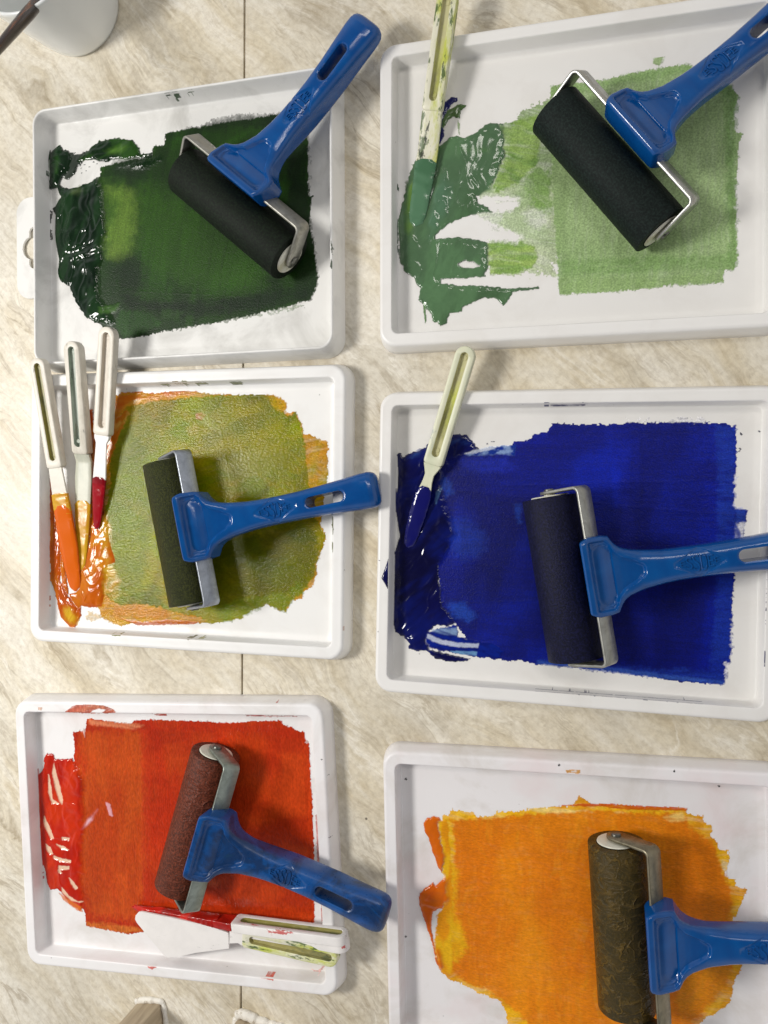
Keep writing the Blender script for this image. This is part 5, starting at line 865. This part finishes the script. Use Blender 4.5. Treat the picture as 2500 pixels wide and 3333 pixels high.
# ------------------------------------------------------------------ mug and brush, top left
cupc = (-350.9,355.8,-0.0); HC = 66.0
mug = empty('mug', cupc); tag(mug, 'glazed white mug at the top left corner with a brush standing in it', 'mug')
M_glaze = NT('white_glaze'); M_glaze.b.inputs['Base Color'].default_value = RGB(224, 226, 224); M_glaze.b.inputs['Roughness'].default_value = .12
M_glaze.l(M_glaze.bump(M_glaze.noise(M_glaze.map(), 40, 2), .08, .002), M_glaze.b.inputs['Normal'])
pr = [(0, 1.0), (27, 1.0), (28.5, .2), (30.5, 0), (31.8, .8), (33.0, 4), (34.4, 12), (36.5, 28), (38.8, 46), (41.0, 62), (41.5, 65), (41.2, 65.9), (40.4, 66.2), (39.4, 65.6), (38.6, 63), (36.4, 46), (33.0, 20), (30, 8), (26, 4.5), (0, 4.2)]
seg = 96
me = loft('mug_body', [[(max(r, .01)*math.cos(2*math.pi*i/seg), max(r, .01)*math.sin(2*math.pi*i/seg), z) for i in range(seg)] for r, z in pr], True, True, 60)
obj('mug_body', me, M_glaze.m, mug)
hr = []
for i in range(25):
    t = math.radians(-80+160*i/24); hx = -38-17*math.cos(t); hz = 36+22*math.sin(t)
    hr.append([(hx+4.5*math.cos(t)*math.cos(a)*-1, 6.5*math.sin(a), hz+4.5*math.sin(t)*math.cos(a)) for a in [2*math.pi*j/16 for j in range(16)]])
hd = obj('mug_handle', loft('mug_handle', hr, True, True, 60), M_glaze.m, mug); hd.rotation_euler = (0, 0, math.radians(-70))
M_wood = NT('dark_varnished_wood'); wv = M_wood.map(scale=(1, 9, 9))
M_wood.l(M_wood.ramp(M_wood.noise(wv, 22, 5, .6, .8), [(.40, RGB(34, 24, 20)), (.58, RGB(56, 34, 24)), (.70, RGB(120, 70, 34))]), M_wood.b.inputs['Base Color']); M_wood.b.inputs['Roughness'].default_value = .16
b0 = Vector((-346.2,374.2,20.0)); b1 = Vector((-332.8,247.3,118.0))
bx = (b1-b0); Lb = bx.length; br = empty('paint_brush'); tag(br, 'dark varnished brush handle leaning out over the mug rim', 'paintbrush')
br.matrix_world = Matrix.Translation(b0*S) @ bx.to_track_quat('X', 'Z').to_matrix().to_4x4()
obj('handle', cyl('brush_handle', [(22, 2.6), (30, 3.0), (50, 3.6), (80, 4.0), (110, 3.4), (Lb, 2.2), (Lb+30, 1.6), (Lb+33, 1.0)], 32), M_wood.m, br)
obj('ferrule', cyl('ferrule', [(4, 3.2), (8, 3.0), (22.4, 2.8)], 32), M_rivet, br)
mb_ = NT('bristle'); mb_.b.inputs['Base Color'].default_value = RGB(90, 70, 50); mb_.b.inputs['Roughness'].default_value = .8
obj('bristles', cyl('bristles', [(-9, 1.2), (-4, 3.6), (5, 3.1)], 32), mb_.m, br)

# ------------------------------------------------------------------ wooden posts bedded in white sealant at the bottom edge
t = NT('limed_wood'); v = t.map(scale=(6, 6, .7)); n = t.noise(v, 40, 5, .6, .5)
t.l(t.mix(t.ramp(n, [(.35, K0), (.7, K1)]), RGB(188, 172, 146), RGB(158, 142, 118)), t.b.inputs['Base Color']); t.b.inputs['Roughness'].default_value = .6
t.l(t.bump(n, .2, .0006), t.b.inputs['Normal']); M_post = t.m
t = NT('white_sealant'); v = t.map(); n = t.noise(v, 260, 5, .7)
t.l(t.mix(t.math('MULTIPLY', t.ramp(n, [(.55, K0), (.68, K1)]), .6), RGB(232, 228, 218), RGB(150, 132, 100)), t.b.inputs['Base Color']); t.b.inputs['Roughness'].default_value = .45
t.l(t.bump(n, .6, .0015), t.b.inputs['Normal']); M_seal = t.m
def bead(name, pts, r, parent, flat=.8):
    rings = []
    P = [Vector(p) for p in pts]; dense = []
    for i in range(len(P)-1):
        for q in range(8): dense.append(P[i].lerp(P[i+1], q/8))
    dense.append(P[-1])
    for i, p in enumerate(dense):
        d = (dense[min(i+1, len(dense)-1)]-dense[max(i-1, 0)]).normalized(); nx = Vector((-d.y, d.x, 0)).normalized()
        rr = r*(.8+.5*float(vn(np.array(p.x*.35), np.array(p.y*.35), 3)))*(.4 if i in (0, len(dense)-1) else 1)
        rings.append([tuple(p+nx*rr*math.cos(a)+Vector((0, 0, 1))*rr*flat*math.sin(a)) for a in [2*math.pi*j/12 for j in range(12)]])
    return obj(name, loft(name, rings, True, True, 60), M_seal, parent)
def post(label, x, y, ang, wx, wy, hgt, seal):
    o = empty('wooden_post', (x, y, 0), math.radians(ang)); tag(o, label, 'post')
    obj('timber', loft('timber', box_verts(0, wx, -wy, 0, .1, hgt), True, True, 40), M_post, o)
    for pts, r in seal: bead('sealant_bead', pts, r, o)
    return o
post('pale square wooden post standing in white sealant at the bottom left', -306.5, -356, 7.5, 19.0, 34.0, 60.0,
     [([(-1.5, .6, .8), (3, 1.6, .8), (8, 2.1, 1), (14, 1.9, .9), (19, 1.2, .8), (21, -.2, .7)], 2.0), ([(20.5, .6, .7), (21.0, -5, .8), (21.2, -12, .8), (21.4, -24, .8)], 1.9)])
post('wide wooden batten edged with lumpy white sealant at the bottom centre', -228.5, -354.5, -4.5, 62.0, 30.0, 26.0,
     [([(-1.6, -14, .8), (-1.4, -6, 1), (-.8, 1.0, 1.4)], 2.2), ([(-1.2, 2.0, 1), (3, 4.2, 1.2), (8, 4.0, 1.4), (14, 2.4, 1), (22, 1.8, .8), (34, 1.4, .8), (48, 1.2, .7), (62, 1.0, .7)], 3.0)])
